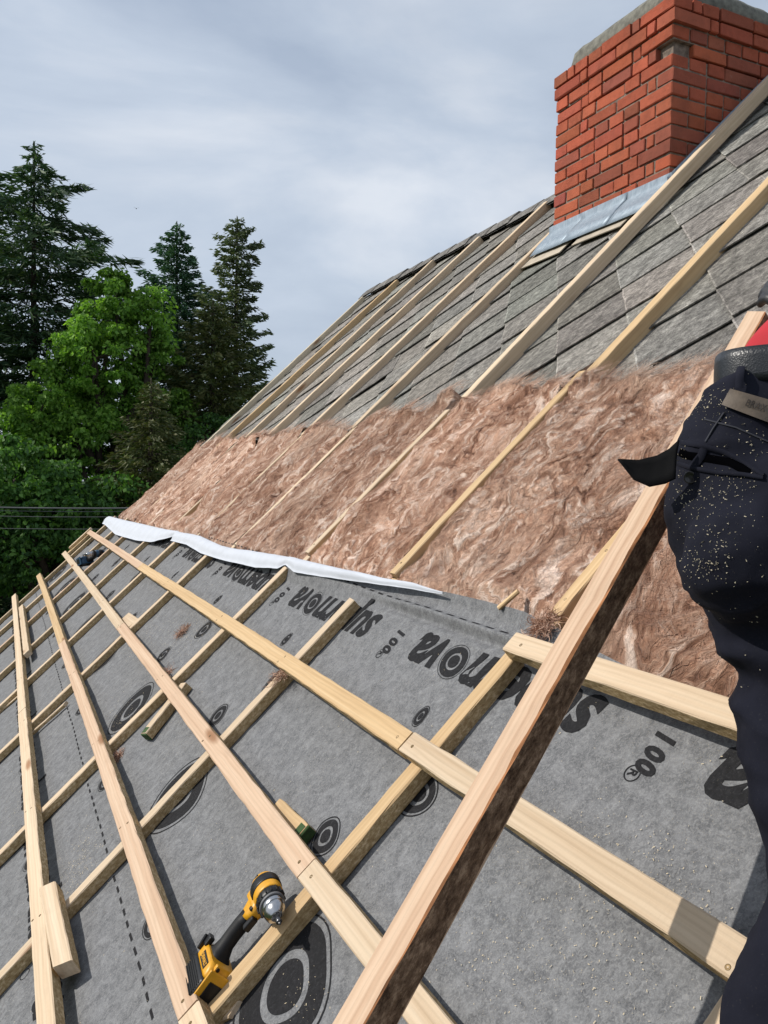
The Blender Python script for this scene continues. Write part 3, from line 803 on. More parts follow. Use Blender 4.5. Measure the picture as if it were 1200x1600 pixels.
def prints():
    for k in range(-1, 8):
        U0 = 1.290 + k * PERIOD
        print_word(U0, 0.498)
        # "100" and the registered mark, turned a quarter
        Uc = U0 + 0.905
        for i, ch in enumerate('100'):
            me = text_mesh(ch, 0.064, 0.0036, 0.18); lo, hi = bounds(me); refine(me, 0.02)
            v0 = 0.478 - i * 0.030
            decal('printed_digit', me, lambda x, y: (Uc - 0.018 + (0.045 - y) + 0.0, v0 - (x - lo[0]) * 0.78))
        if k < 4:
            me = text_mesh('R', 0.026, 0.0006, 0.0); lo, hi = bounds(me)
            decal('printed_mark', me, lambda x, y: (Uc + 0.022 - (y - (lo[1] + hi[1]) / 2), 0.384 - (x - (lo[0] + hi[0]) / 2)))
            me = rings_mesh('printed_ring', [((0.0152, 0.0152), (0.0175, 0.0175))], 1, 0.0)
            decal('printed_mark', me, lambda x, y: (Uc + 0.022 + x, 0.384 + y))
        # growth ring motifs
        growth_rings(U0 + 0.516, 0.280, 0.026, 0.031, 12, 0.3, 0.14, False)
        growth_rings(U0 + 0.492, -0.080, 0.052, 0.050, 23, 0.5, 0.2, False)
        growth_rings(U0 + 0.305, 0.128, 0.058, 0.056, 31, 0.6, 0.18, False)
        growth_rings(U0 + 0.228, -0.325, 0.148, 0.138, 47, 0.3, 0.14)
        growth_rings(U0 + 0.86, -0.55, 0.05, 0.035, 53, 0.2, 0.14, False)
        print_word(U0 + 0.3, -0.845)
        me = rings_mesh('printed_ring', [((0.0152, 0.0152), (0.0175, 0.0175))], 1, 0.0)
        decal('printed_mark', me, lambda x, y: (U0 + 1.25 + x, -0.955 + y))
    for (v0, a, b_) in ((0.574, 1.05, 3.7), (-0.614, 0.6, 9.3), (0.574, 3.7, 5.0)):
        V, Fc = [], []
        for U in np.arange(a, b_, 0.0685):
            k = len(V)
            for s_ in np.linspace(0, 1, 4):
                V += [(U + 0.034 * s_, v0 - 0.0035, 0), (U + 0.034 * s_ + 0.003, v0 + 0.0035, 0)]
            for s_ in range(3): Fc.append((k + 2 * s_, k + 2 * s_ + 2, k + 2 * s_ + 3, k + 2 * s_ + 1))
        decal('printed_dashes', mesh_np('printed_dashes', V, Fc), lambda x, y: (x, y))['kind'] = 'stuff'
prints()

# ------------------------------------------------------------------ timbers of the roof
GB = 'counter battens running up the slope over the membrane'
cbs = [  # (U low, V low, U high, V high, label)
    (0.775, -3.15, 0.745, 0.20, 'counter batten running up the membrane beside the kneeling worker'),
    (1.665, -3.15, 1.645, 0.512, 'yellowish counter batten that the yellow drill rests on'),
    (2.60, -3.15, 2.62, 0.506, 'pale counter batten ending free on the printed sheet, left of the drill'),
    (3.50, -3.15, 3.44, 0.546, 'counter batten whose lower part crosses the green ended offcut'),
    (4.80, -3.15, 4.71, 0.520, 'counter batten that passes under the small pale block'),
    (5.80, -3.15, 5.70, 0.530, 'counter batten reaching the notch in the white fold'),
    (6.74, -3.15, 6.60, 0.53, 'counter batten next to the blue impact driver, on its near side'),
    (7.85, -3.15, 7.62, 0.53, 'counter batten just beyond the blue impact driver'),
    (8.72, -3.15, 8.38, 0.53, 'counter batten second from the gable edge'),
    (9.42, -3.15, 9.22, 0.50, 'outermost counter batten lying along the gable edge')]
for i, (u0, v0, u1, v1, lab) in enumerate(cbs):
    u0 = min(9.44, u1 + (u0 - u1) * (v1 - v0) / (v1 + 1.9))
    mt = (M_PINE, M_PINEY, M_PINE, M_PINE, M_PINE, M_PINE, M_PINE, M_PINEP, M_PINE, M_PINE)[i]
    sc = [(x, -0.024) for x in ((1.62, 1.95) if i in (1,) else (1.30, 1.70) if i == 2 else ())]
    timber('counter_batten', (u0, v0), (u1, v1), 0.0035 if i else 0.0035, 0.048, 0.0375, mt, lab, 'counter batten', GB, screws=sc, cut=0.004)
GT = 'battens fixed across the counter battens'
T0 = 0.0412; TH = 0.038
bat = [  # upper edge from high U to low U
    ((9.51, 0.2245), (5.70, 0.2235), M_PINEP, 'far pale board of the uppermost full length tile batten'),
    ((5.696, 0.2225), (1.665, 0.2215), M_PINEY, 'yellow middle board of the uppermost full length tile batten'),
    ((1.66, 0.2225), (0.22, 0.2200), M_PINE, 'near pale board of the uppermost full length tile batten, with knots'),
    ((9.60, -0.113), (4.755, -0.118), M_PINE, 'far board of the second tile batten, over the blue impact driver'),
    ((4.75, -0.1165), (1.634, -0.121), M_PINEP, 'middle board of the second tile batten, above the green ended offcuts'),
    ((1.63, -0.120), (-0.1, -0.1185), M_PINE, 'near board of the second tile batten, right of the yellow drill'),
    ((9.66, -0.464), (5.655, -0.465), M_PINEY, 'orange toned far board of the third tile batten'),
    ((5.65, -0.4655), (1.625, -0.468), M_PINEP, 'long pale board of the third tile batten, left of the drill battery'),
    ((1.62, -0.468), (-0.3, -0.468), M_PINE, 'near end board of the third tile batten at the lower frame edge'),
    ((9.80, -0.800), (4.95, -0.806), M_PINE, 'far board of the lowest tile batten'),
    ((4.94, -0.808), (-0.3, -0.813), M_PINE, 'near board of the lowest tile batten at the left side'),
]
for i, (a, b_, mt, lab) in enumerate(bat):
    Ln = a[0] - b_[0]
    sc = []
    for cu in CBU:
        if b_[0] + 0.05 < cu < a[0] - 0.05 and cu < 6: sc += [(a[0] - cu + 0.006, -0.014), (a[0] - cu - 0.01, -0.041)]
    for e_ in (0.035, Ln - 0.035):
        if a[0] - e_ < 4.8 and a[0] - e_ > 0.5: sc.append((e_, -0.03))
    timber('tile_batten', a, b_, T0, 0.0545, TH, mt, lab, 'tile batten', GT, screws=sc, bow=0.004, cut=0.003)
timber('tile_batten', (1.603, 0.549), (-0.2, 0.546), T0, 0.055, TH, M_PINE, 'short thick pale batten end on top of the yellowish counter batten, beside the wool', 'tile batten', GT, screws=[(0.05, -0.03)])
# second batten lying loose beside the lowest one
timber('loose_batten_piece', (8.62, -0.733), (6.32, -0.735), T0, 0.05, TH, M_PINE, 'short loose batten piece lying against the lowest tile batten at the far left', 'batten piece', edge=M_SAWN)
# offcuts
u_, v_ = roofpix(255, 1088, 0.045); u2, v2 = roofpix(216, 1140, 0.045)
def offcut(name, M, size, mat, label, cat, green=None, group=None, cut=0.0):
    L_, w_, t_ = size
    me = timber_mesh(name, L_, w_, t_, cut=cut, step=0.03); me.transform(Matrix.Translation((0, w_ / 2, 0)))
    o = link(name, me, [mat, M_SAWN], matrix=M); tag(o, label, cat, group)
    if green:
        bm = bmesh.new(); x = 0 if green < 0 else L_
        bm_box(bm, (0.010, w_ - 0.003, t_ - 0.003), (x, 0, t_ / 2), bevel=0.002)
        link('painted_end', bm_mesh('painted_end', bm), M_GREEN, parent=o)
        bm = bmesh.new(); bm_box(bm, (0.028, w_ - 0.012, 0.002), (x + (0.016 if green < 0 else -0.016), 0.002, t_ ), bevel=0.0008)
        link('paint_smear', bm_mesh('paint_smear', bm), M_GREEN, parent=o)
    return o
def two_px(a, b_, W):
    p0, p1 = roofpix(*a, W), roofpix(*b_, W); return p0, p1, math.hypot(p1[0] - p0[0], p1[1] - p0[1]), math.atan2(p1[0] - p0[0], p1[1] - p0[1])
p0, p1, L_, an = two_px((224, 1146), (262, 1098), 0.04)
offcut('green_ended_offcut', roof_matrix(p0[0], p0[1], 0.004, an), (L_ + 0.10, 0.05, 0.0365), M_PINE, 'offcut with a green lower end lying under the second tile batten', 'timber offcut', green=-1, group='timber offcuts')
p0, p1, L_, an = two_px((470, 1298), (425, 1254), 0.04)
offcut('green_ended_offcut', roof_matrix(p0[0], p0[1], 0.004, an), (L_ - 0.01, 0.045, 0.032), M_PINEY, 'wedge shaped offcut with a dark green end, beside the printed rings above the drill', 'timber offcut', green=-1, group='timber offcuts')
p0, p1, L_, an = two_px((206, 974), (192, 964), 0.045)
offcut('wooden_block', roof_matrix(p0[0], p0[1], 0.005, an), (0.30, 0.085, 0.036), M_PINE, 'small pale block against the upper side of the second tile batten', 'timber offcut', group='timber offcuts', cut=0.02)
p0, p1, L_, an = two_px((93, 1510), (76, 1394), 0.075)
M = roof_matrix(p0[0], p0[1], 0.032, an) @ Matrix.Rotation(rad(12), 4, 'X') @ Matrix.Rotation(rad(-3), 4, 'Y')
offcut('wooden_block', M, (L_ , 0.052, 0.045), M_PINE, 'thick pale block leaning on the near board of the lowest tile batten', 'timber offcut', group='timber offcuts', cut=0.03)
p0, p1, L_, an = two_px((47, 1146), (101, 1098), 0.03)
offcut('split_batten', roof_matrix(p0[0], p0[1], 0.012, an) , (L_, 0.02, 0.018), M_PINE, 'thin split sliver of pale wood by the lowest tile batten', 'wood sliver', cut=0.02)
p0, p1, L_, an = two_px((0, 1112), (11, 1103), 0.01)
offcut('wood_chip', roof_matrix(p0[0], p0[1], 0.004, an), (0.2, 0.02, 0.012), M_PINE, 'small wood chip on the membrane at the left frame edge', 'wood chip', cut=0.01)
p0, p1, L_, an = two_px((330, 1594), (368, 1578), 0.01)
offcut('wood_splinter', roof_matrix(p0[0], p0[1], 0.004, an), (L_, 0.03, 0.012), M_PINE, 'flat wood splinter sticking out under the counter batten below the drill', 'wood sliver', cut=0.02)
p0, p1, L_, an = two_px((800, 949), (820, 936), 0.0)
offcut('wood_splinter', roof_matrix(p0[0], p0[1] - 0.03, 0.024, an) @ Matrix.Rotation(rad(-8), 4, 'Y'), (L_ + 0.03, 0.016, 0.010), M_PINEY, 'thin pointed stick poking out of the wool above the membrane edge', 'wood sliver')
for k, (a, b_, wd, lab) in enumerate((((104, 862), (137, 842), 0.10, 'wide weathered board end jutting past the gable edge'), ((112, 872), (128, 858), 0.06, 'narrow board end beside the wide one at the gable edge'))):
    p0, p1 = roofpix(*a, 0.0), roofpix(*b_, 0.0)
    sc_ = 9.42 / p0[0]
    an = math.atan2(p1[0] - p0[0], p1[1] - p0[1])
    offcut('gable_board', roof_matrix(9.46 + 0.03 * k, -0.12 + 0.06 * k, 0.03 + 0.03 * k, 0.02), (0.30, wd, 0.03), (M_PINEY, M_PINE)[k], lab, 'board end', cut=0.02)

# timbers laid over the old slates
GS = 'long timbers laid up the slope over the slates'
ups = [  # left edge U at V=1.3.., U at ridge
    (1.66, 1.64, 1.25, 4.40, M_PINE, 'timber on the slates hidden behind the worker'),
    (2.548, 2.515, 1.25, 4.40, M_PINEY, 'golden timber on the slates nearest the worker'),
    (3.455, 3.43, 1.25, 4.70, M_PINE, 'greyish timber on the slates passing in front of the chimney'),
    (4.62, 4.665, 1.25, 4.38, M_PINE, 'timber on the slates ending against the chimney flashing'),
    (5.54, 5.53, 1.25, 4.395, M_PINE, 'timber on the slates reaching the ridge just left of the chimney'),
    (6.52, 6.51, 1.25, 4.36, M_PINE, 'timber on the slates, second to reach the ridge left of the chimney'),
    (7.25, 7.40, 1.25, 4.36, M_PINE, 'timber on the slates, third from the chimney corner along the ridge'),
    (8.12, 8.14, 1.25, 4.30, M_PINEY, 'timber on the slates, last but one before the gable end'),
    (8.90, 9.08, 1.25, 4.30, M_GREYW, 'timber on the slates, outermost at the gable end')]
for i, (ua, ub, va, vb, mt, lab) in enumerate(ups):
    w = W_TILE + 0.004 + 0.018 * (i == 2)
    w = W_TILE + 0.004
    timber('roof_timber', (ua + 0.003, 1.60 + 0.13 * (i == 2)), (ub + 0.003, vb), w, w1=(-0.017 if i == 2 else None), width=0.056, thick=0.067, mat=mt, label=lab, cat='roof timber', group=GS, cut=0.006, bow=0.008, edge=mt)
GRF = 'rafters showing between the insulation mats'
rafs = [(0.76, 0.72), (1.655, 1.655), (2.60, 2.56), (3.47, 3.45), (4.56, 4.60), (5.52, 5.55), (6.45, 6.5), (7.45, 7.40), (8.15, 8.14), (9.30, 9.1)]
rl = ['rafter hidden behind the worker', 'rafter end with a screw, showing beside the long loose beam', 'golden rafter crossing the widest patch of wool', 'pale rafter running through the wool toward the greyish timber',
      'rafter half buried in wool, fourth from the worker', 'rafter half buried in wool above the notch of the white fold', 'thin rafter edge showing in the middle of the far wool', 'thin rafter edge in the far wool, third from the gable', 'thin rafter edge in the far wool, second from the gable', 'outermost rafter along the gable edge']
for i, ((ua, ub), lab) in enumerate(zip(rafs, rl)):
    mt = M_PINEY if i in (1, 2) else M_PINE
    if i in (1, 2, 3):      # spliced rafters: the upper length stands a little proud of the lower one
        um = ub + (ua - ub) * 0.2
        timber('rafter', (ua, -3.1), (um, 0.655), -0.172, 0.045, 0.168, mt, ('lower length of the rafter under the long loose beam', 'lower length of the golden rafter, its end showing at the white fold', 'lower length of the pale rafter, ending at the white fold')[i - 1], 'rafter', GRF, edge=M_PINEY, screws=[(3.72, -0.02)])
        timber('rafter', (um, 0.66), (ub, 1.62 + 0.12 * (i == 2)), -0.165, 0.045, 0.179 + 0.004 * (i == 2), mt, lab, 'rafter', GRF, screws=[(x, -0.02) for x in (0.05, 0.22, 0.6)], edge=M_PINEY, bow=0.004)
    else:
        timber('rafter', (ua, -3.1), (ub, 1.62), -0.165, 0.045, 0.159, mt, lab, 'rafter', GRF, edge=M_PINEY, bow=0.004)

# ------------------------------------------------------------------ the long loose beam held by the worker
def loose_beam():
    hd = 0.680                                  # distance of its upper face from the eye plane
    W = D0 - hd
    a = roofpix(516, 1600, W); b_ = roofpix(1166, 487, W)
    dx, dy = b_[0] - a[0], b_[1] - a[1]; L_ = math.hypot(dx, dy); d = (dx / L_, dy / L_)
    a0 = (a[0] - d[0] * 0.75, a[1] - d[1] * 0.75)
    ang = math.atan2(d[0], d[1]); Lt = L_ + 0.75
    th = 0.044; wd = 0.0515
    M = roof_matrix(a0[0], a0[1], W - th, ang) @ Matrix.Rotation(0, 4, 'X')
    n = 70; xs = np.linspace(0, Lt, n + 1); V, Fc, mi = [], [], []
    rs = np.random.RandomState(3)
    for i, x in enumerate(xs):
        wane = 0.0045 + 0.0035 * float(fbm(x * 4, 0.3, 0, 3, 3)) + 0.0006 * rs.normal()
        wane = max(0.0015, wane)
        chp = 0.0
        xx = x
        e1, e2 = rs.normal(0, 0.0007, 2)
        prof = [(-wd + 0.004, 0.0), (-0.003, 0), (0, 0.003), (0, th - 0.003), (-0.003, th), (-wd + wane, th + e1), (-wd + wane * 0.35, th - wane * 0.7), (-wd + rs.normal(0, 0.0012), th * 0.5 + 0.002), (-wd + rs.normal(0, 0.001), 0.005)]
        if i == n: prof = [(y, z) for y, z in prof]
        for j, (y, z) in enumerate(prof):
            V.append((xx - (max(0, (z - 0.0) * 0.0)) - (0.05 * max(0, (-y - 0.02) / wd) if i == n else 0), y, z))
    k = 9
    for i in range(n):
        for j in range(k):
            Fc.append((i * k + j, i * k + (j + 1) % k, (i + 1) * k + (j + 1) % k, (i + 1) * k + j)); mi.append(1 if j in (6, 7) else (2 if j == 5 else 0))
    Fc.append(tuple(range(k))[::-1]); mi.append(0); Fc.append(tuple(n * k + j for j in range(k))); mi.append(0)
    me = mesh_np('loose_beam', V, Fc, mat_idx=mi)
    b2 = simple('bast_edge', (0.45, 0.19, 0.075), 0.8, var=0.35, vscale=25)
    o = link('loose_beam', me, [M_PINEP, M_BARK, b2], matrix=M)
    tag(o, 'long pinkish beam with a dark bark edge held slantwise above the battens by the worker', 'wooden beam')
    return a0, d, Lt, W
BEAM = loose_beam()

# ------------------------------------------------------------------ insulation mats
GI = 'brown glass wool mats laid between the rafters'
top_px = [(330, 690), (345, 681), (380, 682), (405, 677), (420, 685), (462, 678), (480, 664), (500, 660), (545, 665), (570, 648), (620, 642), (660, 640), (690, 640), (703, 612), (720, 606), (760, 602), (800, 590), (850, 592), (900, 590), (935, 590), (965, 600), (1040, 588), (1100, 578), (1160, 570)]
TOPC = sorted(roofpix(x, y, 0.02) for x, y in top_px)
LUMPS = [(712, 618, 0.16, 0.05, 0.050), (735, 640, 0.10, 0.10, 0.03), (640, 652, 0.15, 0.04, 0.035), (470, 672, 0.25, 0.05, 0.04), (405, 690, 0.3, 0.05, 0.05), (330, 775, 0.22, 0.10, 0.045), (300, 800, 0.25, 0.08, -0.045), (668, 842, 0.045, 0.09, -0.07), (692, 888, 0.07, 0.05, -0.045), (880, 610, 0.10, 0.05, 0.035), (1010, 600, 0.12, 0.05, 0.03), (455, 850, 0.05, 0.16, -0.06), (345, 800, 0.06, 0.10, -0.06), (660, 700, 0.08, 0.08, 0.03), (560, 800, 0.2, 0.1, 0.02), (770, 770, 0.2, 0.12, 0.025), (900, 700, 0.15, 0.1, 0.025)]
def wool_mat(U0, U1, label, step, dens, seed, lo_=None):
    """one mat between two rafters, U0 < U1"""
    rs = np.random.RandomState(seed)
    V0 = 0.44; 
    us = np.arange(U0, U1 + step * 0.5, step); nv = int(1.42 / step); ts = np.linspace(0, 1, nv)
    tA = np.array(TOPC)
    top = np.interp(us, tA[:, 0], tA[:, 1]) + rs.normal(0, 0.022) + 0.034 * fbm(us * 11, us * 0, 0, seed, 5, 0.6)
    Ug = np.repeat(us[:, None], nv, 1); Vg = V0 + (top[:, None] - V0) * ts[None, :]
    def height(U, V):
        s_ = 3.2
        wx = 0.16 * fbm(U * 4, V * 4, 0, 91, 3); wy = 0.12 * fbm(U * 4 + 9, V * 4, 0, 92, 3)
        # clumps are drawn out along the slope
        c1 = fbm((U + wx) * 9, (V + wy) * 4.5, 0, 5, 4, 0.55)
        c2 = 1 - np.abs(fbm((U + wx * 1.4) * 22 + V * 4, (V + wy * 1.4) * 9, 0, 15, 3, 0.6)) * 2
        c3 = fbm((U + wx) * 90 + V * 25, (V + wy) * 34, 0, 25, 3)
        big = fbm(U * 2.6, V * 2.2, 0, 45, 2)
        h = 0.028 * c1 + 0.009 * c2 + 0.004 * c3 + 0.018 * big
        return h
    tl = (top[:, None] - Vg)
    e0 = np.clip((Ug - U0) / 0.045, 0, 1); e1 = np.clip((U1 - Ug) / 0.07, 0, 1)
    jag = 0.5 + 0.5 * fbm(Vg * 9, Ug * 3, 0, seed + 3, 3)
    gap = np.clip(1.6 * (fbm(Vg * 2.4 + seed * 3.7, Ug * 0 + 2.2, 0, seed + 7, 2)), 0, 1)   # where the mat pulls away from the far rafter
    W = 0.006 + height(Ug, Vg) * (0.35 + 0.65 * np.minimum(e0, e1)) - 0.020 * (1 - e0) ** 1.5 * jag - (0.022 + 0.085 * gap) * (1 - e1) ** 2 * (0.4 + 0.6 * jag)
    W = W + 0.016 * np.exp(-(tl / 0.05) ** 2) * (0.6 + fbm(Ug * 9, Ug * 0, 0, seed + 1, 3))   # curled upper lip
    W = W - 0.055 * np.clip(1 - tl / 0.014, 0, 1) ** 1.2
    for (px, py, ru, rv, hh) in LUMPS:
        lu, lv = roofpix(px, py, 0.0); W = W + hh * np.exp(-((Ug - lu) / ru) ** 2 - ((Vg - lv) / rv) ** 2) * (0.75 + 0.5 * fbm(Ug * 16, Vg * 16, 0, 41, 3))
    low = np.clip((Vg - (vtop(Ug) - 0.015)) / 0.07, 0, 1); W = W * low - 0.045 * (1 - low) - 0.006
    n, m = Ug.shape
    P = np.stack([Vg.ravel(), Ug.ravel(), W.ravel()], 1)
    i = (np.arange(n - 1)[:, None] * m + np.arange(m - 1)[None, :]).ravel()
    F0 = np.stack([i, i + m, i + m + 1, i + 1], 1)[:, ::-1].copy()
    # underside skirt
    F0 = F0[:, ::-1].copy() if False else F0
    me = mesh_np('insulation_mat', P, F0, smooth=True)
    o = link('insulation_mat', me, M_WOOL, matrix=MEMB_M); tag(o, label, 'insulation mat', GI)
    # loose fibre wisps
    N = int(dens * 0.55 * (U1 - U0) * 1.15); k = 7
    # on the mat
    ui = rs.randint(1, n - 1, N); vi = (rs.rand(N) ** 0.9 * (m - 2)).astype(int)
    edge = rs.rand(N) < 0.10; vi = np.where(edge, m - 2 - rs.randint(0, max(2, int(0.03 / step)), N), vi)
    base = P.reshape(n, m, 3)
    x0 = base[ui, vi]; okk = x0[:, 0] > vtop(x0[:, 1]) + 0.03; ui, vi, edge = ui[okk], vi[okk], edge[okk]; x0 = x0[okk]; N = len(x0)
    wid = np.where(rs.rand(N) < 0.05, 0.0007, 0.00035) * (0.6 + rs.rand(N)) * (1 + 1.0 * (U0 > 3.4))
    ln = 0.04 + 0.10 * rs.rand(N) ** 1.5
    th0 = rs.normal(0.30, 0.55, N) + 1.3 * fbm(x0[:, 1] * 3, x0[:, 0] * 3, 0, 61, 2)
    curl = rs.normal(0, 16, N) ; lift = np.where(edge, 0.009, 0.002) * (0.3 + rs.rand(N))
    pts = []; cur = x0.copy(); th = th0.copy(); ds = ln / (k - 1)
    for q in range(k):
        t_ = q / (k - 1)
        ii = np.clip(((cur[:, 1] - U0) / step).astype(int), 0, n - 1); tt_ = np.clip((cur[:, 0] - V0) / np.maximum(top[ii] - V0, .01), 0, 1); jj = np.clip((tt_ * (m - 1)).astype(int), 0, m - 1)
        hz = base[ii, jj, 2] + 0.0008 + lift * np.sin(np.pi * np.minimum(1, t_ * 0.9 + 0.02))
        hz = np.where((tt_ >= 0.985), np.maximum(hz, cur[:, 2] - 0.002), hz)
        cur = np.stack([cur[:, 0], cur[:, 1], hz], 1); pts.append(cur.copy())
        th = th + curl * ds
        cur[:, 0] += np.cos(th) * ds; cur[:, 1] += np.sin(th) * ds * 0.9
    VV = np.zeros((N, k, 2, 3)); 
    for q in range(k):
        a = pts[max(q - 1, 0)]; b_ = pts[min(q + 1, k - 1)]; d = b_ - a; d /= np.linalg.norm(d, axis=1)[:, None] + 1e-9
        sd_ = np.stack([-d[:, 1], d[:, 0], 0.25 * np.ones(N)], 1); sd_ /= np.linalg.norm(sd_, axis=1)[:, None] + 1e-9
        wq = wid * math.sin(math.pi * (0.08 + 0.84 * q / (k - 1)))
        VV[:, q, 0] = pts[q] - sd_ * wq[:, None]; VV[:, q, 1] = pts[q] + sd_ * wq[:, None]
    idx = np.arange(N * k * 2).reshape(N, k, 2)
    FW = np.stack([idx[:, :-1, 0], idx[:, :-1, 1], idx[:, 1:, 1], idx[:, 1:, 0]], -1).reshape(-1, 4)
    mw = mesh_np('wool_fibres', VV.reshape(-1, 3), FW, smooth=True)
    t_ = rs.rand(N); pal = np.array([(0.30, 0.16, 0.105), (0.42, 0.24, 0.165), (0.52, 0.33, 0.245), (0.64, 0.47, 0.38)])
    ci = np.searchsorted([0.30, 0.62, 0.88], t_); cc = pal[ci] * (0.85 + 0.3 * rs.rand(N, 1))
    face_color(mw, 'tone', np.repeat(cc, k - 1, axis=0))
    link('wool_fibres', mw, M_WOOL, parent=o)
    return o
bays = [(-0.10, 0.715, 0.02, 2500, 'brown glass wool mat at the right edge, beyond the worker legs'), (0.762, 1.61, 0.006, 24000, 'tangled glass wool mat between the worker and the long loose beam'), (1.658, 2.55, 0.006, 24000, 'large pale streaked wool mat right of the golden rafter'),
        (2.578, 3.42, 0.007, 20000, 'wool mat between the golden and the pale rafter'), (3.455, 4.53, 0.009, 14000, 'wool mat with a dark open gap along the pale rafter'),
        (4.60, 5.50, 0.011, 9000, 'wool mat in the middle of the row, above the notch in the white fold'), (5.55, 6.45, 0.012, 7000, 'wool mat beyond the middle one, with a rolled up dark lip'),
        (6.50, 7.40, 0.014, 5000, 'far wool mat with a torn fold, third from the gable'), (7.46, 8.12, 0.015, 4000, 'far wool mat, second from the gable'), (8.17, 9.27, 0.016, 4000, 'farthest wool mat at the gable edge')]
for i, (a, b_, st, dn, lab) in enumerate(bays): wool_mat(a, b_, lab, st, dn, 100 + i)

# a few tufts of wool and drifts of sawdust lying about
def tuft(x, y, W, size, label, n=220, seed=0, parent=None):
    rs = np.random.RandomState(seed); U, V = roofpix(x, y, W); k = 6; N = n
    c = rs.normal(0, size * 0.35, (N, 3)) * [1, 1, 0.35]; c[:, 2] = np.abs(c[:, 2]) + 0.002
    d = rs.normal(0, 1, (N, 3)); d[:, 2] *= 0.15; d /= np.linalg.norm(d, axis=1)[:, None]
    ax = rs.normal(0, 1, (N, 3)); pts = []; cur = c.copy(); ds = size * 0.22
    for q in range(k):
        pts.append(cur.copy()); cur = cur + d * ds; d = d + np.cross(ax, d) * 0.35; d /= np.linalg.norm(d, axis=1)[:, None]; cur[:, 2] = np.maximum(cur[:, 2], 0.0008)
    VV = np.zeros((N, k, 2, 3)); s_ = np.cross(ax, d); s_ /= np.linalg.norm(s_, axis=1)[:, None]
    for q in range(k):
        wq = 0.0012 * math.sin(math.pi * (0.1 + 0.8 * q / (k - 1))); VV[:, q, 0] = pts[q] - s_ * wq; VV[:, q, 1] = pts[q] + s_ * wq
    idx = np.arange(N * k * 2).reshape(N, k, 2)
    FW = np.stack([idx[:, :-1, 0], idx[:, :-1, 1], idx[:, 1:, 1], idx[:, 1:, 0]], -1).reshape(-1, 4)
    me = mesh_np('wool_tuft', VV.reshape(-1, 3), FW); t_ = rs.rand(N, 1)
    face_color(me, 'tone', np.repeat(np.array([[0.30, 0.16, 0.10]]) * (1 - t_) + np.array([[0.58, 0.40, 0.31]]) * t_, k - 1, axis=0))
    o = link('wool_tuft', me, M_WISP, matrix=roof_matrix(U, V, W)); tag(o, label, 'wool tuft', 'loose tufts of wool')
tuft(183, 1186, 0.004, 0.035, 'small wool tuft beside the third tile batten', seed=1)
tuft(262, 1055, 0.03, 0.035, 'small wool tuft against the second tile batten', seed=2)
tuft(286, 988, 0.004, 0.04, 'light wool tuft on the dusty membrane panel', seed=3)
tuft(440, 1056, 0.045, 0.045, 'thin wisp of wool hanging under the yellow tile batten', n=120, seed=4)
tuft(852, 978, 0.025, 0.042, 'dark wool tuft spilling over the membrane edge behind the long beam', n=420, seed=5)
def sawdust():
    rs = np.random.RandomState(8); P = []; 
    spots = [((285, 1000), 0.22, 900), ((230, 990), 0.2, 500), ((170, 940), 0.5, 500), ((130, 1340), 0.10, 500), ((110, 1360), 0.12, 250), ((180, 1120), 0.15, 350), ((60, 1090), 0.3, 300), ((1000, 1400), 0.12, 260), ((900, 1500), 0.10, 200), ((950, 1330), 0.13, 160), ((760, 1500), 0.08, 120), ((480, 1560), 0.06, 60), ((340, 925), 0.2, 150), ((30, 1250), 0.15, 250)]
    c = []
    for (px, s_, n) in spots:
        U, V = roofpix(*px, 0.0); c.append(np.stack([U + rs.normal(0, s_, n), V + rs.normal(0, s_ * 0.42, n)], 1))
    c.append(np.stack([rs.uniform(0.5, 5, 1500), rs.uniform(-1.1, 0.5, 1500)], 1))
    c = np.concatenate(c); keep = (c[:, 1] < 0.50) & (c[:, 0] < 9.2) & (c[:, 0] > 0.3); c = c[keep]; N = len(c)
    w = memw(c[:, 0], c[:, 1]) + 0.0016
    an = rs.rand(N) * 6.28; l = 0.0004 + 0.0022 * rs.rand(N) ** 4; wd = 0.00035 + 0.0003 * rs.rand(N)
    dx, dy = np.cos(an), np.sin(an)
    Q = np.zeros((N, 4, 3)); 
    for q, (a, b_, hz) in enumerate(((-1, -1, 0), (1, -1, 0.0008), (1, 1, 0.0012), (-1, 1, 0.0006))):
        Q[:, q, 0] = c[:, 1] + a * l * dx - b_ * wd * dy; Q[:, q, 1] = c[:, 0] + a * l * dy + b_ * wd * dx; Q[:, q, 2] = w + hz
    me = mesh_np('sawdust', Q.reshape(-1, 3), np.arange(N * 4).reshape(N, 4))
    o = link('sawdust', me, simple('sawdust', (0.62, 0.52, 0.36), 0.9), matrix=MEMB_M)
    tag(o, 'fine pale sawdust scattered over the grey membrane', 'sawdust', kind='stuff')
sawdust()

# ------------------------------------------------------------------ drills
def frame_from(a, b_, origin):
    """columns: x = a, y = b made square, z = a x b"""
    a = a / np.linalg.norm(a); b_ = b_ - a * (a @ b_); b_ /= np.linalg.norm(b_); c = np.cross(a, b_)
    M = Matrix.Identity(4)
    for i in range(3): M[i][0], M[i][1], M[i][2], M[i][3] = a[i], b_[i], c[i], origin[i]
    return M
def world_on(x, y, W):
    U, V = roofpix(x, y, W); return R(U, V, W)
M_YEL = simple('tool_yellow', (0.62, 0.30, 0.012), 0.42, spec=0.5, var=0.12, vscale=60, bump=0.1)
M_BLK = simple('tool_black', (0.007, 0.007, 0.008), 0.4, spec=0.35, var=0.3, vscale=50, bump=0.15, bscale=900)
M_RUB = simple('tool_rubber', (0.009, 0.009, 0.010), 0.6, spec=0.3, bump=0.3, bscale=700)
M_STEEL = simple('tool_steel', (0.42, 0.42, 0.43), 0.22, 1.0)
M_DSTEEL = simple('tool_dark_steel', (0.10, 0.10, 0.105), 0.3, 0.9)
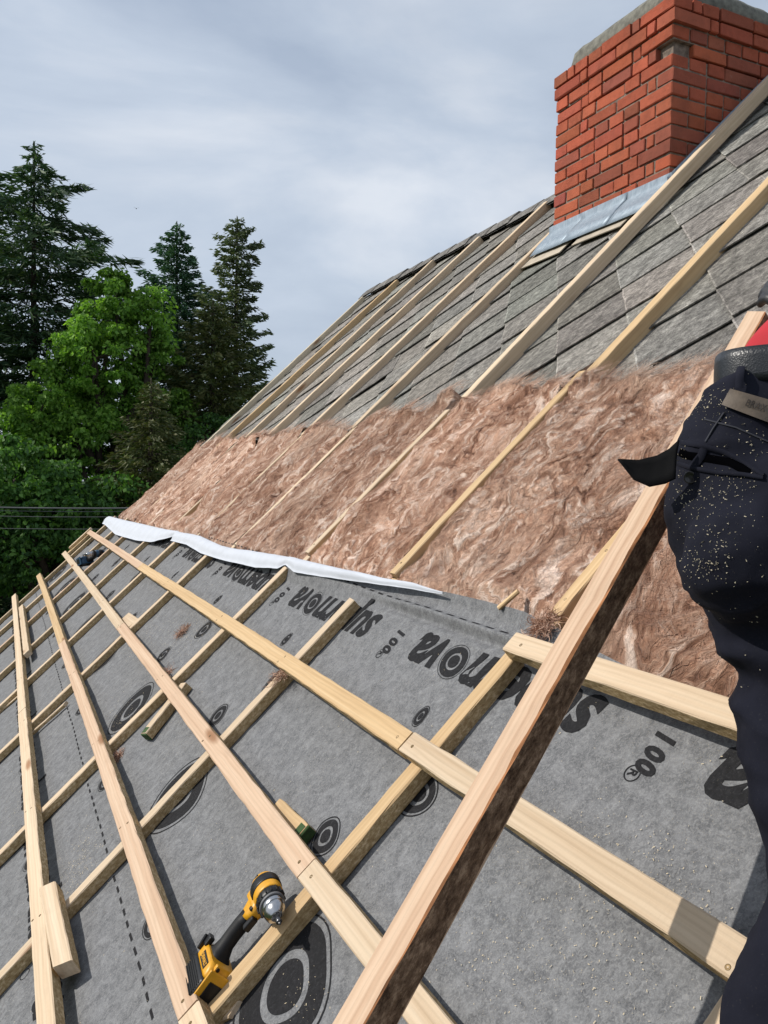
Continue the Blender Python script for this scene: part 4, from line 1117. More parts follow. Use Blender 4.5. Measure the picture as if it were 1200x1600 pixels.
M_BLUE = simple('tool_blue', (0.015, 0.055, 0.11), 0.45, spec=0.5)
M_GREY = simple('tool_grey', (0.12, 0.12, 0.125), 0.5)
def rrect(w, h, r, n=4):
    pts = []
    for (sx, sy, a0) in ((1, 1, 0), (-1, 1, 90), (-1, -1, 180), (1, -1, 270)):
        for q in range(n + 1):
            an = rad(a0 + 90 * q / n); pts.append((sx * (w / 2 - r) + r * math.cos(an), sy * (h / 2 - r) + r * math.sin(an)))
    return pts
def drill(name, M, label, cols, s=1.0, detail=True):
    """local: +x chuck direction, -y down the handle, z sideways; origin at the motor axis above the handle"""
    body, trim = cols
    o = empty(name, matrix=M @ Matrix.Diagonal((s * 0.86, s, s * 0.84, 1))); tag(o, label, 'cordless drill')
    X = Matrix.Rotation(rad(90), 4, 'Y')               # lathe z -> x
    def sub(nm, bm, m, par=o): return link(nm, bm_mesh(nm, bm), m, parent=par)
    # motor housing
    bm = bmesh.new(); bm_lathe(bm, [(0.018, -0.062), (0.026, -0.058), (0.030, -0.045), (0.0315, -0.02), (0.031, 0.012), (0.0295, 0.018)], X, 32)
    bm_box(bm, (0.055, 0.020, 0.040), (-0.028, -0.026, 0), bevel=0.006, seg=2)
    sub('motor_housing', bm, body)
    bm = bmesh.new(); bm_lathe(bm, [(0.0322, -0.040), (0.0332, -0.036), (0.0332, -0.012), (0.0322, -0.008)], X, 32)
    hs = sub('housing_band', bm, trim)
    bm = bmesh.new()
    for k in range(5):
        for sg in (-1, 1): bm_box(bm, (0.0035, 0.010, 0.002), (-0.052 + k * 0.0035 * 1.6 - 0.0, 0.004, sg * 0.0275), bevel=0.0004)
    sub('vent_slots', bm, M_BLK)
    bm = bmesh.new(); bm_lathe(bm, [(0.0285, 0.016), (0.0290, 0.020), (0.0290, 0.038), (0.0255, 0.042)], X, 32)
    for k in range(16):
        an = 2 * math.pi * k / 16; bm_box(bm, (0.020, 0.0035, 0.003), (0.029, 0.0293 * math.cos(an), 0.0293 * math.sin(an)), rot=Matrix.Rotation(an, 4, 'X'), bevel=0.0008)
    ring = sub('torque_ring', bm, M_BLK)
    bm = bmesh.new(); bm_lathe(bm, [(0.0262, 0.041), (0.0270, 0.043), (0.0270, 0.047), (0.0262, 0.049)], X, 32); sub('steel_collar', bm, M_GREY)
    bm = bmesh.new(); bm_lathe(bm, [(0.0235, 0.048), (0.0238, 0.052), (0.0238, 0.062), (0.0226, 0.0635), (0.0226, 0.065), (0.0236, 0.0665), (0.0215, 0.078), (0.0165, 0.086), (0.0125, 0.091), (0.0115, 0.0925), (0.0085, 0.093)], X, 40)
    chk = sub('chuck', bm, M_STEEL)
    bm = bmesh.new()
    for k in range(3):
        an = 2 * math.pi * k / 3 + 0.3; bm_box(bm, (0.014, 0.005, 0.004), (0.094, 0.0052 * math.cos(an), 0.0052 * math.sin(an)), rot=Matrix.Rotation(an, 4, 'X'), bevel=0.001)
    link('chuck_jaws', bm_mesh('chuck_jaws', bm), M_DSTEEL, parent=chk)
    bm = bmesh.new(); bm_lathe(bm, [(0.0058, 0.09), (0.0062, 0.112), (0.0062, 0.118), (0.0045, 0.1195), (0.003, 0.1195)], X, 12)
    bm_lathe(bm, [(0.0036, 0.117), (0.0036, 0.124), (0.0012, 0.128)], X, 6)
    sub('driver_bit', bm, M_DSTEEL)
    # neck and handle : lofted rounded rectangles going down -y
    def loft(rows, m, nm, par=o):
        bm = bmesh.new(); rings = []
        for (y, xc, w, d, r_, tilt) in rows:
            ring_ = []
            for (px, pz) in rrect(w, d, min(r_, w * 0.49, d * 0.49), 5):
                ring_.append((xc + px * math.cos(tilt), y + px * math.sin(tilt), pz))
            rings.append(ring_)
        bm_loft(bm, rings); return sub(nm, bm, m, par)
    loft([(-0.018, -0.020, 0.060, 0.040, 0.014, 0.0), (-0.034, -0.014, 0.060, 0.036, 0.014, 0.0), (-0.050, -0.014, 0.050, 0.034, 0.014, 0.05), (-0.060, -0.016, 0.044, 0.033, 0.014, 0.08)], body, 'handle_neck')
    loft([(-0.052, -0.018, 0.040, 0.0345, 0.015, 0.10), (-0.075, -0.022, 0.038, 0.036, 0.016, 0.12), (-0.100, -0.024, 0.036, 0.036, 0.016, 0.10), (-0.122, -0.023, 0.037, 0.036, 0.016, 0.05), (-0.138, -0.018, 0.048, 0.042, 0.016, 0.0), (-0.150, -0.010, 0.075, 0.058, 0.014, 0.0)], M_RUB, 'handle_grip')
    bm = bmesh.new(); bm_box(bm, (0.005, 0.034, 0.020), (-0.0395, -0.086, 0), rot=Matrix.Rotation(rad(2), 4, 'Z'), bevel=0.002, seg=2); sub('grip_stripe', bm, body)
    bm = bmesh.new(); bm_box(bm, (0.016, 0.030, 0.017), (0.012, -0.058, 0), rot=Matrix.Rotation(rad(-8), 4, 'Z'), bevel=0.004, seg=3); sub('trigger', bm, M_BLK)
    bm = bmesh.new(); bm_box(bm, (0.012, 0.008, 0.040), (0.004, -0.036, 0), bevel=0.003, seg=2); sub('direction_switch', bm, M_BLK)
    # foot
    loft([(-0.143, -0.004, 0.085, 0.060, 0.012, 0.0), (-0.150, 0.000, 0.104, 0.068, 0.012, 0.0), (-0.165, 0.002, 0.108, 0.070, 0.012, 0.0), (-0.170, 0.002, 0.106, 0.069, 0.012, 0.0)], body, 'foot')
    bm = bmesh.new(); bm_box(bm, (0.022, 0.020, 0.014), (-0.045, -0.140, 0.030), bevel=0.003, seg=2); bm_box(bm, (0.006, 0.030, 0.012), (-0.052, -0.150, 0.037), rot=Matrix.Rotation(0.3, 4, 'Z'), bevel=0.002); sub('belt_clip', bm, M_BLK)
    # battery with its front latch plate
    bat = loft([(-0.170, 0.006, 0.112, 0.072, 0.010, 0.0), (-0.176, 0.006, 0.116, 0.076, 0.012, 0.0), (-0.205, 0.006, 0.116, 0.076, 0.012, 0.0), (-0.214, 0.006, 0.108, 0.068, 0.012, 0.0)], M_BLK, 'battery')
    for sg in (-1, 1):
        bm = bmesh.new()
        for k in range(6): bm_box(bm, (0.100, 0.0022, 0.003), (0.006, -0.180 - k * 0.0052, sg * 0.0383), bevel=0.0006)
        link('battery_ribs', bm_mesh('battery_ribs', bm), M_RUB, parent=bat)
    bm = bmesh.new(); bm_box(bm, (0.007, 0.064, 0.068), (0.0615, -0.180, 0), bevel=0.0025, seg=2)
    pl = sub('front_frame', bm, body)
    bm = bmesh.new(); bm_box(bm, (0.004, 0.042, 0.042), (0.0642, -0.186, 0), rot=Matrix.Rotation(0.0, 4, 'X'), bevel=0.0035, seg=3); link('front_latch', bm_mesh('front_latch', bm), M_BLK, parent=pl)
    bm = bmesh.new()
    bm_box(bm, (0.012, 0.013, 0.013), (0.050, -0.145, 0.018), bevel=0.003, seg=2); bm_lathe(bm, [(0.0042, 0.0), (0.0042, 0.0015)], Matrix.Translation((0.0562, -0.145, 0.018)) @ X, 14, mi=1)
    o2 = sub('lamp_housing', bm, body); o2.data.materials.append(M_BLK)
    # labels on the side of the foot and the battery
    for sg in (1, -1):
        bm = bmesh.new(); bm_box(bm, (0.050, 0.016, 0.001), (0.004, -0.158, sg * 0.0352), bevel=0.0); lb = sub('side_label', bm, M_BLK)
        if detail:
            me = text_mesh('DEWALT', 0.0115, 0.0003, 0.15, extrude=0.0002); lo, hi = bounds(me)
            Mt = Matrix.Translation((0.004 - sg * (hi[0] - lo[0]) / 2 , -0.162, sg * 0.0359)) @ (Matrix.Identity(4) if sg > 0 else Matrix.Rotation(math.pi, 4, 'Y'))
            me.transform(Mt); link('label_lettering', me, body, parent=lb)
    return o
H = world_on(419, 1399, 0.072); B = world_on(327, 1523, 0.047)
b_ = B - H; ry = ray(437, 1443); zt = ((H - C0) @ b_) / (ry @ b_); T = C0 + ry * zt
a_ = T - H
drill('cordless_drill', frame_from(a_, -b_, H - 0.0 * a_), 'yellow and black cordless drill lying against the yellowish counter batten, bit toward the viewer', (M_YEL, M_BLK), s=float(np.linalg.norm(b_)) / 0.178)
# far impact driver, blue
H = world_on(151, 865, 0.07); B = world_on(124, 884, 0.05)
n_ = EN * 0.75 - EU * 0.6
drill('impact_driver', frame_from(np.cross(B - H, EN) * -1 + 0.3 * EN, -(B - H), H), 'small blue and black impact driver lying between the two farthest board rows near the gable', (M_BLUE, M_BLK), s=1.25, detail=False)

# ------------------------------------------------------------------ the kneeling worker
def cam_pt(x, y, z): return at(x, y, z)
def blob_mesh(name, caps, voxel=0.012, smooth=6, extra=()):
    """caps: (p0, r0, p1, r1 [, flatten axis, factor]); joined, voxel remeshed to ONE surface"""
    t = bmesh.new(); bmesh.ops.create_icosphere(t, subdivisions=3, radius=1.0)
    SV = np.array([v.co[:] for v in t.verts]); SF = np.array([[v.index for v in f_.verts] for f_ in t.faces]); t.free()
    VV, FF_ = [], []; k = 0
    for c in caps:
        p0, r0, p1, r1 = c[:4]; p0 = np.asarray(p0, float); p1 = np.asarray(p1, float); L_ = np.linalg.norm(p1 - p0)
        n = max(2, int(L_ / (min(r0, r1) * 0.35)) + 1)
        for i in range(n + 1):
            t_ = i / n; S = SV * (r0 + (r1 - r0) * t_)
            if len(c) > 4:
                ax = np.asarray(c[4], float); ax = ax / np.linalg.norm(ax); S = S - np.outer(S @ ax, ax) * (1 - c[5])
            VV.append(S + p0 + (p1 - p0) * t_); FF_.append(SF + k); k += len(SV)
    me = mesh_np('t', np.concatenate(VV), np.concatenate(FF_))
    o = bpy.data.objects.new('t', me); col.objects.link(o)
    m = o.modifiers.new('r', 'REMESH'); m.mode = 'VOXEL'; m.voxel_size = voxel; m.use_smooth_shade = True
    m = o.modifiers.new('s', 'SMOOTH'); m.iterations = smooth; m.factor = 0.5
    dg = bpy.context.evaluated_depsgraph_get(); res = bpy.data.meshes.new_from_object(o.evaluated_get(dg)); res.name = name
    bpy.data.objects.remove(o); bpy.data.meshes.remove(me)
    res.polygons.foreach_set('use_smooth', [True] * len(res.polygons))
    return res
def displace(me, fn):
    n = len(me.vertices); co = np.zeros(n * 3, np.float32); me.vertices.foreach_get('co', co); co = co.reshape(-1, 3).astype(float)
    no = np.zeros(n * 3, np.float32); me.vertices.foreach_get('normal', no); no = no.reshape(-1, 3)
    d = fn(co); me.vertices.foreach_set('co', (co + no * d[:, None]).astype(np.float32).ravel()); me.update()
def cut_mesh(me, pt, nrm):
    """keep the side of the plane that nrm points to"""
    bm = bmesh.new(); bm.from_mesh(me)
    bmesh.ops.bisect_plane(bm, geom=bm.verts[:] + bm.edges[:] + bm.faces[:], plane_co=Vector(pt), plane_no=Vector(nrm), clear_inner=True)
    bm.to_mesh(me); bm.free(); me.polygons.foreach_set('use_smooth', [True] * len(me.polygons))
CR = CW[:, 0]; CU = CW[:, 1]; CF = -CW[:, 2]      # camera right, up, forward in the world
waistL = None
P = cam_pt
hipc = P(1268, 800, 1.16)
waist = P(1298, 572, 1.17)
LH = P(1192, 812, 1.14); RH = hipc + (hipc - LH) * 1.0
LK = P(1292, 1400, 1.00)
ankL = LK - EV * 0.385 + EU * -0.08 + EN * 0.01 - EU * 0.03
toeL = ankL - EV * 0.06 - EN * 0.10
RK = RH + (LK - LH) + CR * 0.03 + CF * 0.02; ankR = RK - EV * 0.40 + EN * 0.01; toeR = ankR - EV * 0.06 - EN * 0.10
chest = waist + CF * 0.24 - CU * 0.07 + CR * 0.30; neck = chest + CF * 0.14 + CU * 0.01 + CR * 0.15
head = neck + CF * 0.11 + CU * 0.06 + CR * 0.08
Lsh = neck - CR * 0.12 + CF * 0.08 - CU * 0.04; Rsh = neck + CR * 0.12 - CF * 0.14 - CU * 0.05
handL = P(1246, 482, 1.74); elL = Lsh * 0.45 + handL * 0.55 + CR * 0.10 - CU * 0.10
handR = chest + CF * 0.45 + CR * 0.20 - CU * 0.25; elR = Rsh * 0.5 + handR * 0.5 - CU * 0.08 + CR * 0.08
person = empty('person', matrix=Matrix.Translation(Vector(R(0.66, 0.10, 0.08))))
tag(person, 'person kneeling, seen from behind, in dusty dark trousers, black belt and red shirt', 'person')
PI_ = person.matrix_basis.inverted()
def padd(name, me, mats, par=None):
    me.transform(PI_); return link(name, me, mats, parent=par or person)
def hand_caps(wr, dirn, side, palm_n, curl=0.7):
    dirn = dirn / np.linalg.norm(dirn); side = side - dirn * (side @ dirn); side /= np.linalg.norm(side); pn = np.cross(dirn, side)
    if pn @ palm_n < 0: pn = -pn
    caps = [(wr, 0.026, wr + dirn * 0.03, 0.028, pn, 0.6)]
    for k in range(4):
        off = side * (0.030 - 0.020 * k); b0 = wr + dirn * 0.03 + off * 0.8; b1 = wr + dirn * (0.088 - 0.004 * abs(k - 1)) + off
        caps.append((b0, 0.013, b1, 0.0115))
        L1 = (0.040, 0.045, 0.041, 0.032)[k]; p = b1; an = curl * 0.5
        for q, f_ in enumerate((1.0, 0.65, 0.5)):
            d = dirn * math.cos(an) + pn * math.sin(an); p2 = p + d * L1 * f_; caps.append((p, 0.0098 - 0.0009 * q, p2, 0.0090 - 0.0009 * q)); p = p2; an += curl * (0.9, 0.8, 0)[q]
    t0 = wr + dirn * 0.025 + side * 0.028; t1 = t0 + dirn * 0.030 + side * 0.030 + pn * 0.012; t2 = t1 + dirn * 0.028 + pn * 0.022
    caps += [(t0, 0.015, t1, 0.012), (t1, 0.0115, t2, 0.009)]
    return caps
M_SKIN = simple('skin', (0.50, 0.28, 0.19), 0.55, var=0.1, vscale=30)
dL = handL - elL; dR = handR - elR
wL = handL - dL / np.linalg.norm(dL) * 0.06; wR = handR - dR / np.linalg.norm(dR) * 0.06
ax_ = (waist - hipc) / np.linalg.norm(waist - hipc)
body_caps = [(hipc, 0.10, waist - ax_ * 0.05, 0.10, CF, 0.75), (waist - ax_ * 0.05, 0.105, chest, 0.12, CF, 0.75), (chest, 0.13, neck - CU * 0.06, 0.10, CF, 0.8), (neck - CU * 0.03, 0.055, head - CU * 0.06, 0.052),
             (head, 0.092, head + CU * 0.05 - CF * 0.02, 0.088, CR, 0.85), (head + CF * 0.06 - CU * 0.05, 0.045, head + CF * 0.05 - CU * 0.02, 0.05),
             (head + CF * 0.095 + CU * 0.01, 0.010, head + CF * 0.108 - CU * 0.018, 0.013), (head + CR * 0.078, 0.016, head + CR * 0.080 - CU * 0.03, 0.012, CR, 0.5), (head - CR * 0.078, 0.016, head - CR * 0.080 - CU * 0.03, 0.012, CR, 0.5),
             (Lsh, 0.055, Rsh, 0.055), (Lsh, 0.052, elL, 0.040), (elL, 0.040, wL, 0.026), (Rsh, 0.052, elR, 0.040), (elR, 0.040, wR, 0.026),
             (LH, 0.06, LK, 0.040), (LK, 0.04, ankL, 0.035), (ankL, 0.035, toeL, 0.03), (RH, 0.06, RK, 0.040), (RK, 0.04, ankR, 0.035), (ankR, 0.035, toeR, 0.03), (LH, 0.09, RH, 0.09)]
padd('body', blob_mesh('body', body_caps + hand_caps(wL, dL, CR, -CU, 0.8) + hand_caps(wR, dR, -CR, -CU, 0.5), 0.008, 3), M_SKIN)
bm = bmesh.new()
for sg in (-1, 1):
    bmesh.ops.create_icosphere(bm, subdivisions=2, radius=0.012, matrix=Matrix.Translation(Vector(head + CF * 0.082 + CU * 0.012 + CR * 0.032 * sg)))
padd('eyes', bm_mesh('eyes', bm, True), simple('eye_white', (0.6, 0.58, 0.55), 0.2))
padd('hair', blob_mesh('hair', [(head + CU * 0.015 - CF * 0.012, 0.097, head + CU * 0.06 - CF * 0.02, 0.088, CR, 0.88)], 0.01, 3), simple('hair', (0.035, 0.022, 0.013), 0.8, var=0.4, vscale=200, bump=0.9, bscale=400))
# gloves
def glove(wr, d, side):
    caps = hand_caps(wr, d, side, -CU, 0.8)
    caps = [(c[0], c[1] + 0.003, c[2], c[3] + 0.003) + tuple(c[4:]) for c in caps] + [(wr - d / np.linalg.norm(d) * 0.07, 0.034, wr, 0.031)]
    padd('glove', blob_mesh('glove', caps, 0.006, 2), M_GLOVE)
M_GLOVE = simple('black_glove', (0.012, 0.013, 0.016), 0.5, var=0.4, vscale=80, bump=0.6, bscale=250)
glove(wL, dL, CR)
# trousers
def mat_trousers():
    b = NB('navy_work_cloth')
    n = b.noise(b.coord(), 9, 5, 0.6); wv = b.noise(b.coord((1, 1, 1)), 900, 2, 0.5)
    c = b.ramp(n, [(0.3, (0.0055, 0.006, 0.011)), (0.7, (0.012, 0.013, 0.022))])
    c = b.mix(b.ramp(b.noise(b.coord(), 300, 4, 0.7), [(0.62, 0.0), (0.72, 0.25)]), c, (0.10, 0.095, 0.085))
    b.color(c); b.rough(0.88); b.bump(wv, 0.35, 0.0006); return b.done(0.12)
M_TRS = mat_trousers()
bumL = P(1178, 880, 1.06)
tc_ = [(waist - (waist - hipc) * 0.08, 0.150, hipc, 0.165, CF, 0.78), (LH, 0.128, P(1238, 1020, 1.10), 0.086), (P(1238, 1020, 1.10), 0.086, P(1272, 1185, 1.05), 0.083), (P(1272, 1185, 1.05), 0.080, LK, 0.068),
       (LK, 0.066, ankL, 0.062), (RH, 0.128, RH * 0.5 + RK * 0.5, 0.092), (RH * 0.5 + RK * 0.5, 0.092, RK, 0.068), (RK, 0.066, ankR, 0.060), (LH, 0.13, RH, 0.13), (P(1180, 625, 1.15), 0.064, P(1156, 722, 1.14), 0.086), (bumL, 0.085, bumL + CR * 0.02, 0.08), (bumL + CR * 0.17, 0.085, bumL + CR * 0.16, 0.08)]
ax = (waist - hipc) / np.linalg.norm(waist - hipc)
tm = blob_mesh('trousers', tc_, 0.008, 8)
def wrinkle(co):
    q = co - C0; x = q @ CR; y = q @ CU; z = q @ CF
    s_ = 0.010 * np.clip(1 - np.abs(fbm(x * 5 + y * 7 + 3, y * 9 - x * 6, z * 4, 3, 3) * 2.8), 0, 1)
    s_ += 0.0045 * np.clip(1 - np.abs(fbm(x * 11 - y * 4, y * 14, z * 6, 13, 2) * 4), 0, 1)
    s_ += 0.0025 * fbm(x * 30, y * 30, z * 30, 23, 3)
    # deep fold under the seat
    s_ -= 0.010 * np.exp(-((y + 0.235 + 0.5 * (x - 0.50)) / 0.014) ** 2) * (y < -0.1)
    return s_ - 0.005
displace(tm, wrinkle)
top_n = ax * 0.93 - CR * 0.10 ; top_n /= np.linalg.norm(top_n)
cut_mesh(tm, waist - ax * 0.012, -top_n)
cut_mesh(tm, ankL, EV)
trs_bvh_src = tm.copy()
bmv = bmesh.new(); bmv.from_mesh(tm); TB = BVHTree.FromBMesh(bmv); bmv.free()
padd('trousers', tm, M_TRS)
trs = person.children[-1] if False else [o for o in col.objects if o.name == 'trousers'][0]
# shirt
sm = blob_mesh('shirt', [(waist - ax * 0.05, 0.132, waist - ax * 0.03 , 0.128, CF, 0.78), (waist - ax * 0.05, 0.128, chest, 0.140, CF, 0.78), (chest, 0.15, neck - CU * 0.07, 0.115, CF, 0.8), (Lsh, 0.068, Lsh * 0.4 + elL * 0.6, 0.060), (Rsh, 0.068, Rsh * 0.4 + elR * 0.6, 0.060), (Lsh, 0.07, Rsh, 0.07), (neck - CU * 0.06, 0.085, neck - CU * 0.03, 0.070)], 0.009, 5)
displace(sm, lambda co: 0.005 * np.clip(1 - np.abs(fbm(co[:, 0] * 9, co[:, 1] * 9, co[:, 2] * 5, 5, 3) * 3), 0, 1))
padd('shirt', sm, simple('red_shirt', (0.42, 0.012, 0.022), 0.85, var=0.12, vscale=15, bump=0.3, bscale=700))
# belt: a band that follows the waist of the trousers
def band(name, center, axis, z0, z1, off, mat, seg=90, rows=5, th=0.0035):
    a = axis / np.linalg.norm(axis); e1 = np.cross(a, CF); e1 /= np.linalg.norm(e1); e2 = np.cross(a, e1)
    bm = bmesh.new(); rings = []
    for q in range(rows):
        z = z0 + (z1 - z0) * q / (rows - 1); rg = []
        for k in range(seg):
            an = 2 * math.pi * k / seg; d = e1 * math.cos(an) + e2 * math.sin(an); c_ = center + a * min(z, -0.02)
            h = TB.ray_cast(Vector(c_ + d * 0.4), Vector(-d))
            r_ = 0.14 if h[0] is None else float((np.array(h[0]) - c_) @ d)
            rg.append(r_)
        rings.append(rg)
    base = np.array(rings).mean(0)
    base = np.array([np.mean([base[(k + j) % seg] for j in range(-2, 3)]) for k in range(seg)])
    rr = []
    for (o_, zs) in ((off, np.linspace(z0, z1, rows)), (off + th, np.linspace(z1, z0, rows))):
        for z in zs:
            rr.append([tuple(center + a * z + (e1 * math.cos(2 * math.pi * k / seg) + e2 * math.sin(2 * math.pi * k / seg)) * (base[k] + o_ + 0.0008 * math.sin(math.pi * (z - z0) / (z1 - z0)))) for k in range(seg)])
    rr.append(rr[0]); bm_loft(bm, rr, cap=False)
    padd(name, bm_mesh(name, bm, True), mat)
def mat_leather():
    b = NB('black_leather'); v = b.n('ShaderNodeTexVoronoi', {'Vector': b.coord(), 'Scale': 420.0}).outputs['Distance']
    b.color((0.012, 0.014, 0.018)); b.rough(0.38); b.bump(v, 0.45, 0.0008); return b.done(0.5)
M_LEA = mat_leather()
band('belt', waist, top_n, -0.042, 0.006, 0.0005, M_LEA)
# things laid on the cloth, placed where the eye sees them
def on_cloth(x, y, lift=0.001):
    d = ray(x, y); h = TB.ray_cast(Vector(C0), Vector(d / np.linalg.norm(d)))
    if h[0] is None: return None
    return np.array(h[0]) - d / np.linalg.norm(d) * lift
def cloth_strip(name, pts, width, mat, lift=0.002, th=0.0012, par=None):
    V = []
    pts = np.array(pts, float); s_ = np.concatenate([[0], np.cumsum(np.linalg.norm(np.diff(pts, axis=0), axis=1))]); n = max(4, int(s_[-1] / 5)); t = np.linspace(0, s_[-1], n)
    Q = np.stack([np.interp(t, s_, pts[:, 0]), np.interp(t, s_, pts[:, 1])], 1)
    bm = bmesh.new(); prev = None
    for i in range(n):
        d = Q[min(i + 1, n - 1)] - Q[max(i - 1, 0)]; d /= np.linalg.norm(d); nn = np.array([-d[1], d[0]]) * width / 2
        row = []
        for sg in (-1, -0.5, 0.5, 1):
            p = on_cloth(*(Q[i] + nn * sg), lift + (0.0012 if abs(sg) < 1 else -0.0006))
            if p is None: row = None; break
            row.append(bm.verts.new(p))
        if row and prev:
            for q in range(3): bm.faces.new((prev[q], prev[q + 1], row[q + 1], row[q]))
        prev = row
    me = bm_mesh(name, bm, True); padd(name, me, mat, par)
M_SEAM = simple('seam', (0.018, 0.019, 0.027), 0.85)
M_SLIT = simple('pocket_dark', (0.0015, 0.0015, 0.002), 1.0, spec=0.0)
cloth_strip('pocket_opening', [(1056, 704), (1075, 712), (1105, 716), (1140, 722), (1170, 738)], 13, M_SLIT, 0.0012)
cloth_strip('pocket_welt', [(1058, 690), (1090, 695), (1130, 706), (1165, 722), (1192, 742)], 8, M_TRS, 0.004)
cloth_strip('pocket_welt', [(1052, 722), (1080, 731), (1120, 738), (1160, 741), (1192, 746)], 7, M_TRS, 0.004)
cloth_strip('seam', [(1131, 645), (1115, 668), (1102, 690)], 3, M_SEAM, 0.002)
cloth_strip('pocket_flap', [(1100, 700), (1096, 712), (1088, 722), (1082, 730)], 13, M_TRS, 0.0035)
cloth_strip('belt_loop', [(1158, 566), (1156, 590), (1155, 606)], 13, M_TRS, 0.012)
cloth_strip('yoke_seam', [(1100, 655), (1150, 668), (1200, 690), (1240, 710)], 3, M_SEAM, 0.0015)
cp = on_cloth(1079, 746, 0.002)
if cp is not None:
    nrm = -ray(1079, 746); bm = bmesh.new()
    Mb = Matrix.Translation(Vector(cp)) @ Vector(nrm - CR * 0.4).to_track_quat('Z', 'Y').to_matrix().to_4x4()
    bm_lathe(bm, [(0.0025, 0.001), (0.0045, 0.0016), (0.0068, 0.003), (0.0082, 0.003), (0.0088, 0.0015), (0.0088, 0.0)], Mb, 24); padd('pocket_button', bm_mesh('pocket_button', bm), simple('button', (0.02, 0.017, 0.017), 0.3))
# leather patch on the waistband
def patch():
    q = [(1141, 607), (1236, 634), (1222, 668), (1127, 632)]; n = 14; bm = bmesh.new(); g = []
    off = 0.0075
    for i in range(n + 1):
        row = []
        for j in range(7):
            s_, t_ = i / n, j / 6
            a = np.array(q[0]) * (1 - s_) + np.array(q[1]) * s_; b2 = np.array(q[3]) * (1 - s_) + np.array(q[2]) * s_; p = a * (1 - t_) + b2 * t_
            row.append(on_cloth(p[0], p[1], off))
        g.append(row)
    vs = [[bm.verts.new(p) if p is not None else None for p in r_] for r_ in g]
    for a, b2 in zip(vs[:-1], vs[1:]):
        for j in range(6):
            f_ = (a[j], a[j + 1], b2[j + 1], b2[j])
            if all(f_): bm.faces.new(f_)
    me = bm_mesh('waist_patch', bm, True); padd('waist_patch', me, simple('brown_patch', (0.105, 0.078, 0.055), 0.6, var=0.25, vscale=60, bump=0.4, bscale=300))
    tm_ = text_mesh('BRAX', 1.0, 0.012, 0.0, spacing=1.1); refine(tm_, 0.3); lo, hi = bounds(tm_)
    co = np.zeros(len(tm_.vertices) * 3, np.float32); tm_.vertices.foreach_get('co', co); co = co.reshape(-1, 3)
    for k in range(len(co)):
        s_ = 0.335 + 0.33 * (co[k, 0] - lo[0]) / (hi[0] - lo[0]); t_ = 0.62 - 0.36 * (co[k, 1] - lo[1]) / (hi[1] - lo[1])
        a = np.array(q[0]) * (1 - s_) + np.array(q[1]) * s_; b2 = np.array(q[3]) * (1 - s_) + np.array(q[2]) * s_; p = a * (1 - t_) + b2 * t_
        w = on_cloth(p[0], p[1], off + 0.0012); co[k] = w if w is not None else (0, 0, 0)
    tm_.vertices.foreach_set('co', co.ravel()); tm_.update(); padd('patch_lettering', tm_, simple('stamped', (0.035, 0.025, 0.018), 0.7), None)
patch()
# sawdust clinging to the cloth
def crumbs():
    rs = np.random.RandomState(6); V, Fc = [], []
    sp = [(1110, 628, 26, 20, 110), (1075, 640, 14, 20, 40), (1180, 690, 30, 18, 30), (1062, 735, 8, 40, 80), (1105, 780, 30, 30, 90), (1130, 755, 40, 12, 60), (1110, 860, 26, 30, 90), (1100, 880, 16, 10, 60), (1075, 850, 8, 30, 30), (1120, 900, 50, 120, 60), (1150, 760, 30, 60, 60)]
    for (x, y, sx, sy, n) in sp:
        for _ in range(n):
            p = on_cloth(x + rs.normal(0, sx), y + rs.normal(0, sy), 0.0012)
            if p is None: continue
            d1 = rs.normal(0, 1, 3); d1 /= np.linalg.norm(d1); d2 = np.cross(d1, CF); d2 /= np.linalg.norm(d2)
            l = 0.0004 + 0.0014 * rs.rand() ** 3; w = 0.0003 + 0.0003 * rs.rand(); k = len(V)
            for (a, b2) in ((-1, -1), (1, -1), (1, 1), (-1, 1)): V.append(p + d1 * l * a + d2 * w * b2 + CF * -0.0004 * (a * b2))
            Fc.append((k, k + 1, k + 2, k + 3))
    me = mesh_np('clinging_sawdust', V, Fc); o = padd('clinging_sawdust', me, simple('crumbs', (0.50, 0.44, 0.32), 0.9)); o['kind'] = 'stuff'
crumbs()
# loose strap end sticking out from the front of the belt
def strap():
    cl = [(1062, 726, 1.10), (1045, 738, 1.11), (1020, 748, 1.12), (995, 742, 1.13), (967, 719, 1.14)]
    up_ = [(1062, 688, 1.10), (1048, 701, 1.11), (1028, 712, 1.12), (998, 719, 1.13), (966, 717, 1.14)]
    lo_ = [(1056, 748, 1.09), (1040, 756, 1.10), (1015, 761, 1.11), (990, 750, 1.12), (967, 721, 1.13)]
    bm = bmesh.new(); rows = []
    tt = np.linspace(0, 4, 17)
    def ev(arr, t): a = np.array(arr, float); return [np.interp(t, range(5), a[:, c]) for c in range(3)]
    for t in tt:
        a = P(*ev(up_, t)); b2 = P(*ev(lo_, t)); rows.append([bm.verts.new(a * (1 - s_) + b2 * s_ + CF * 0.004 * math.sin(s_ * 3.14)) for s_ in np.linspace(0, 1, 5)])
    for a, b2 in zip(rows[:-1], rows[1:]):
        for j in range(4): bm.faces.new((a[j], a[j + 1], b2[j + 1], b2[j]))
    me = bm_mesh('loose_strap', bm, True); o = padd('loose_strap', me, simple('strap', (0.0045, 0.0045, 0.005), 0.9, spec=0.1, bump=0.5, bscale=600)); s_ = o.modifiers.new('s', 'SOLIDIFY'); s_.thickness = 0.003
strap()
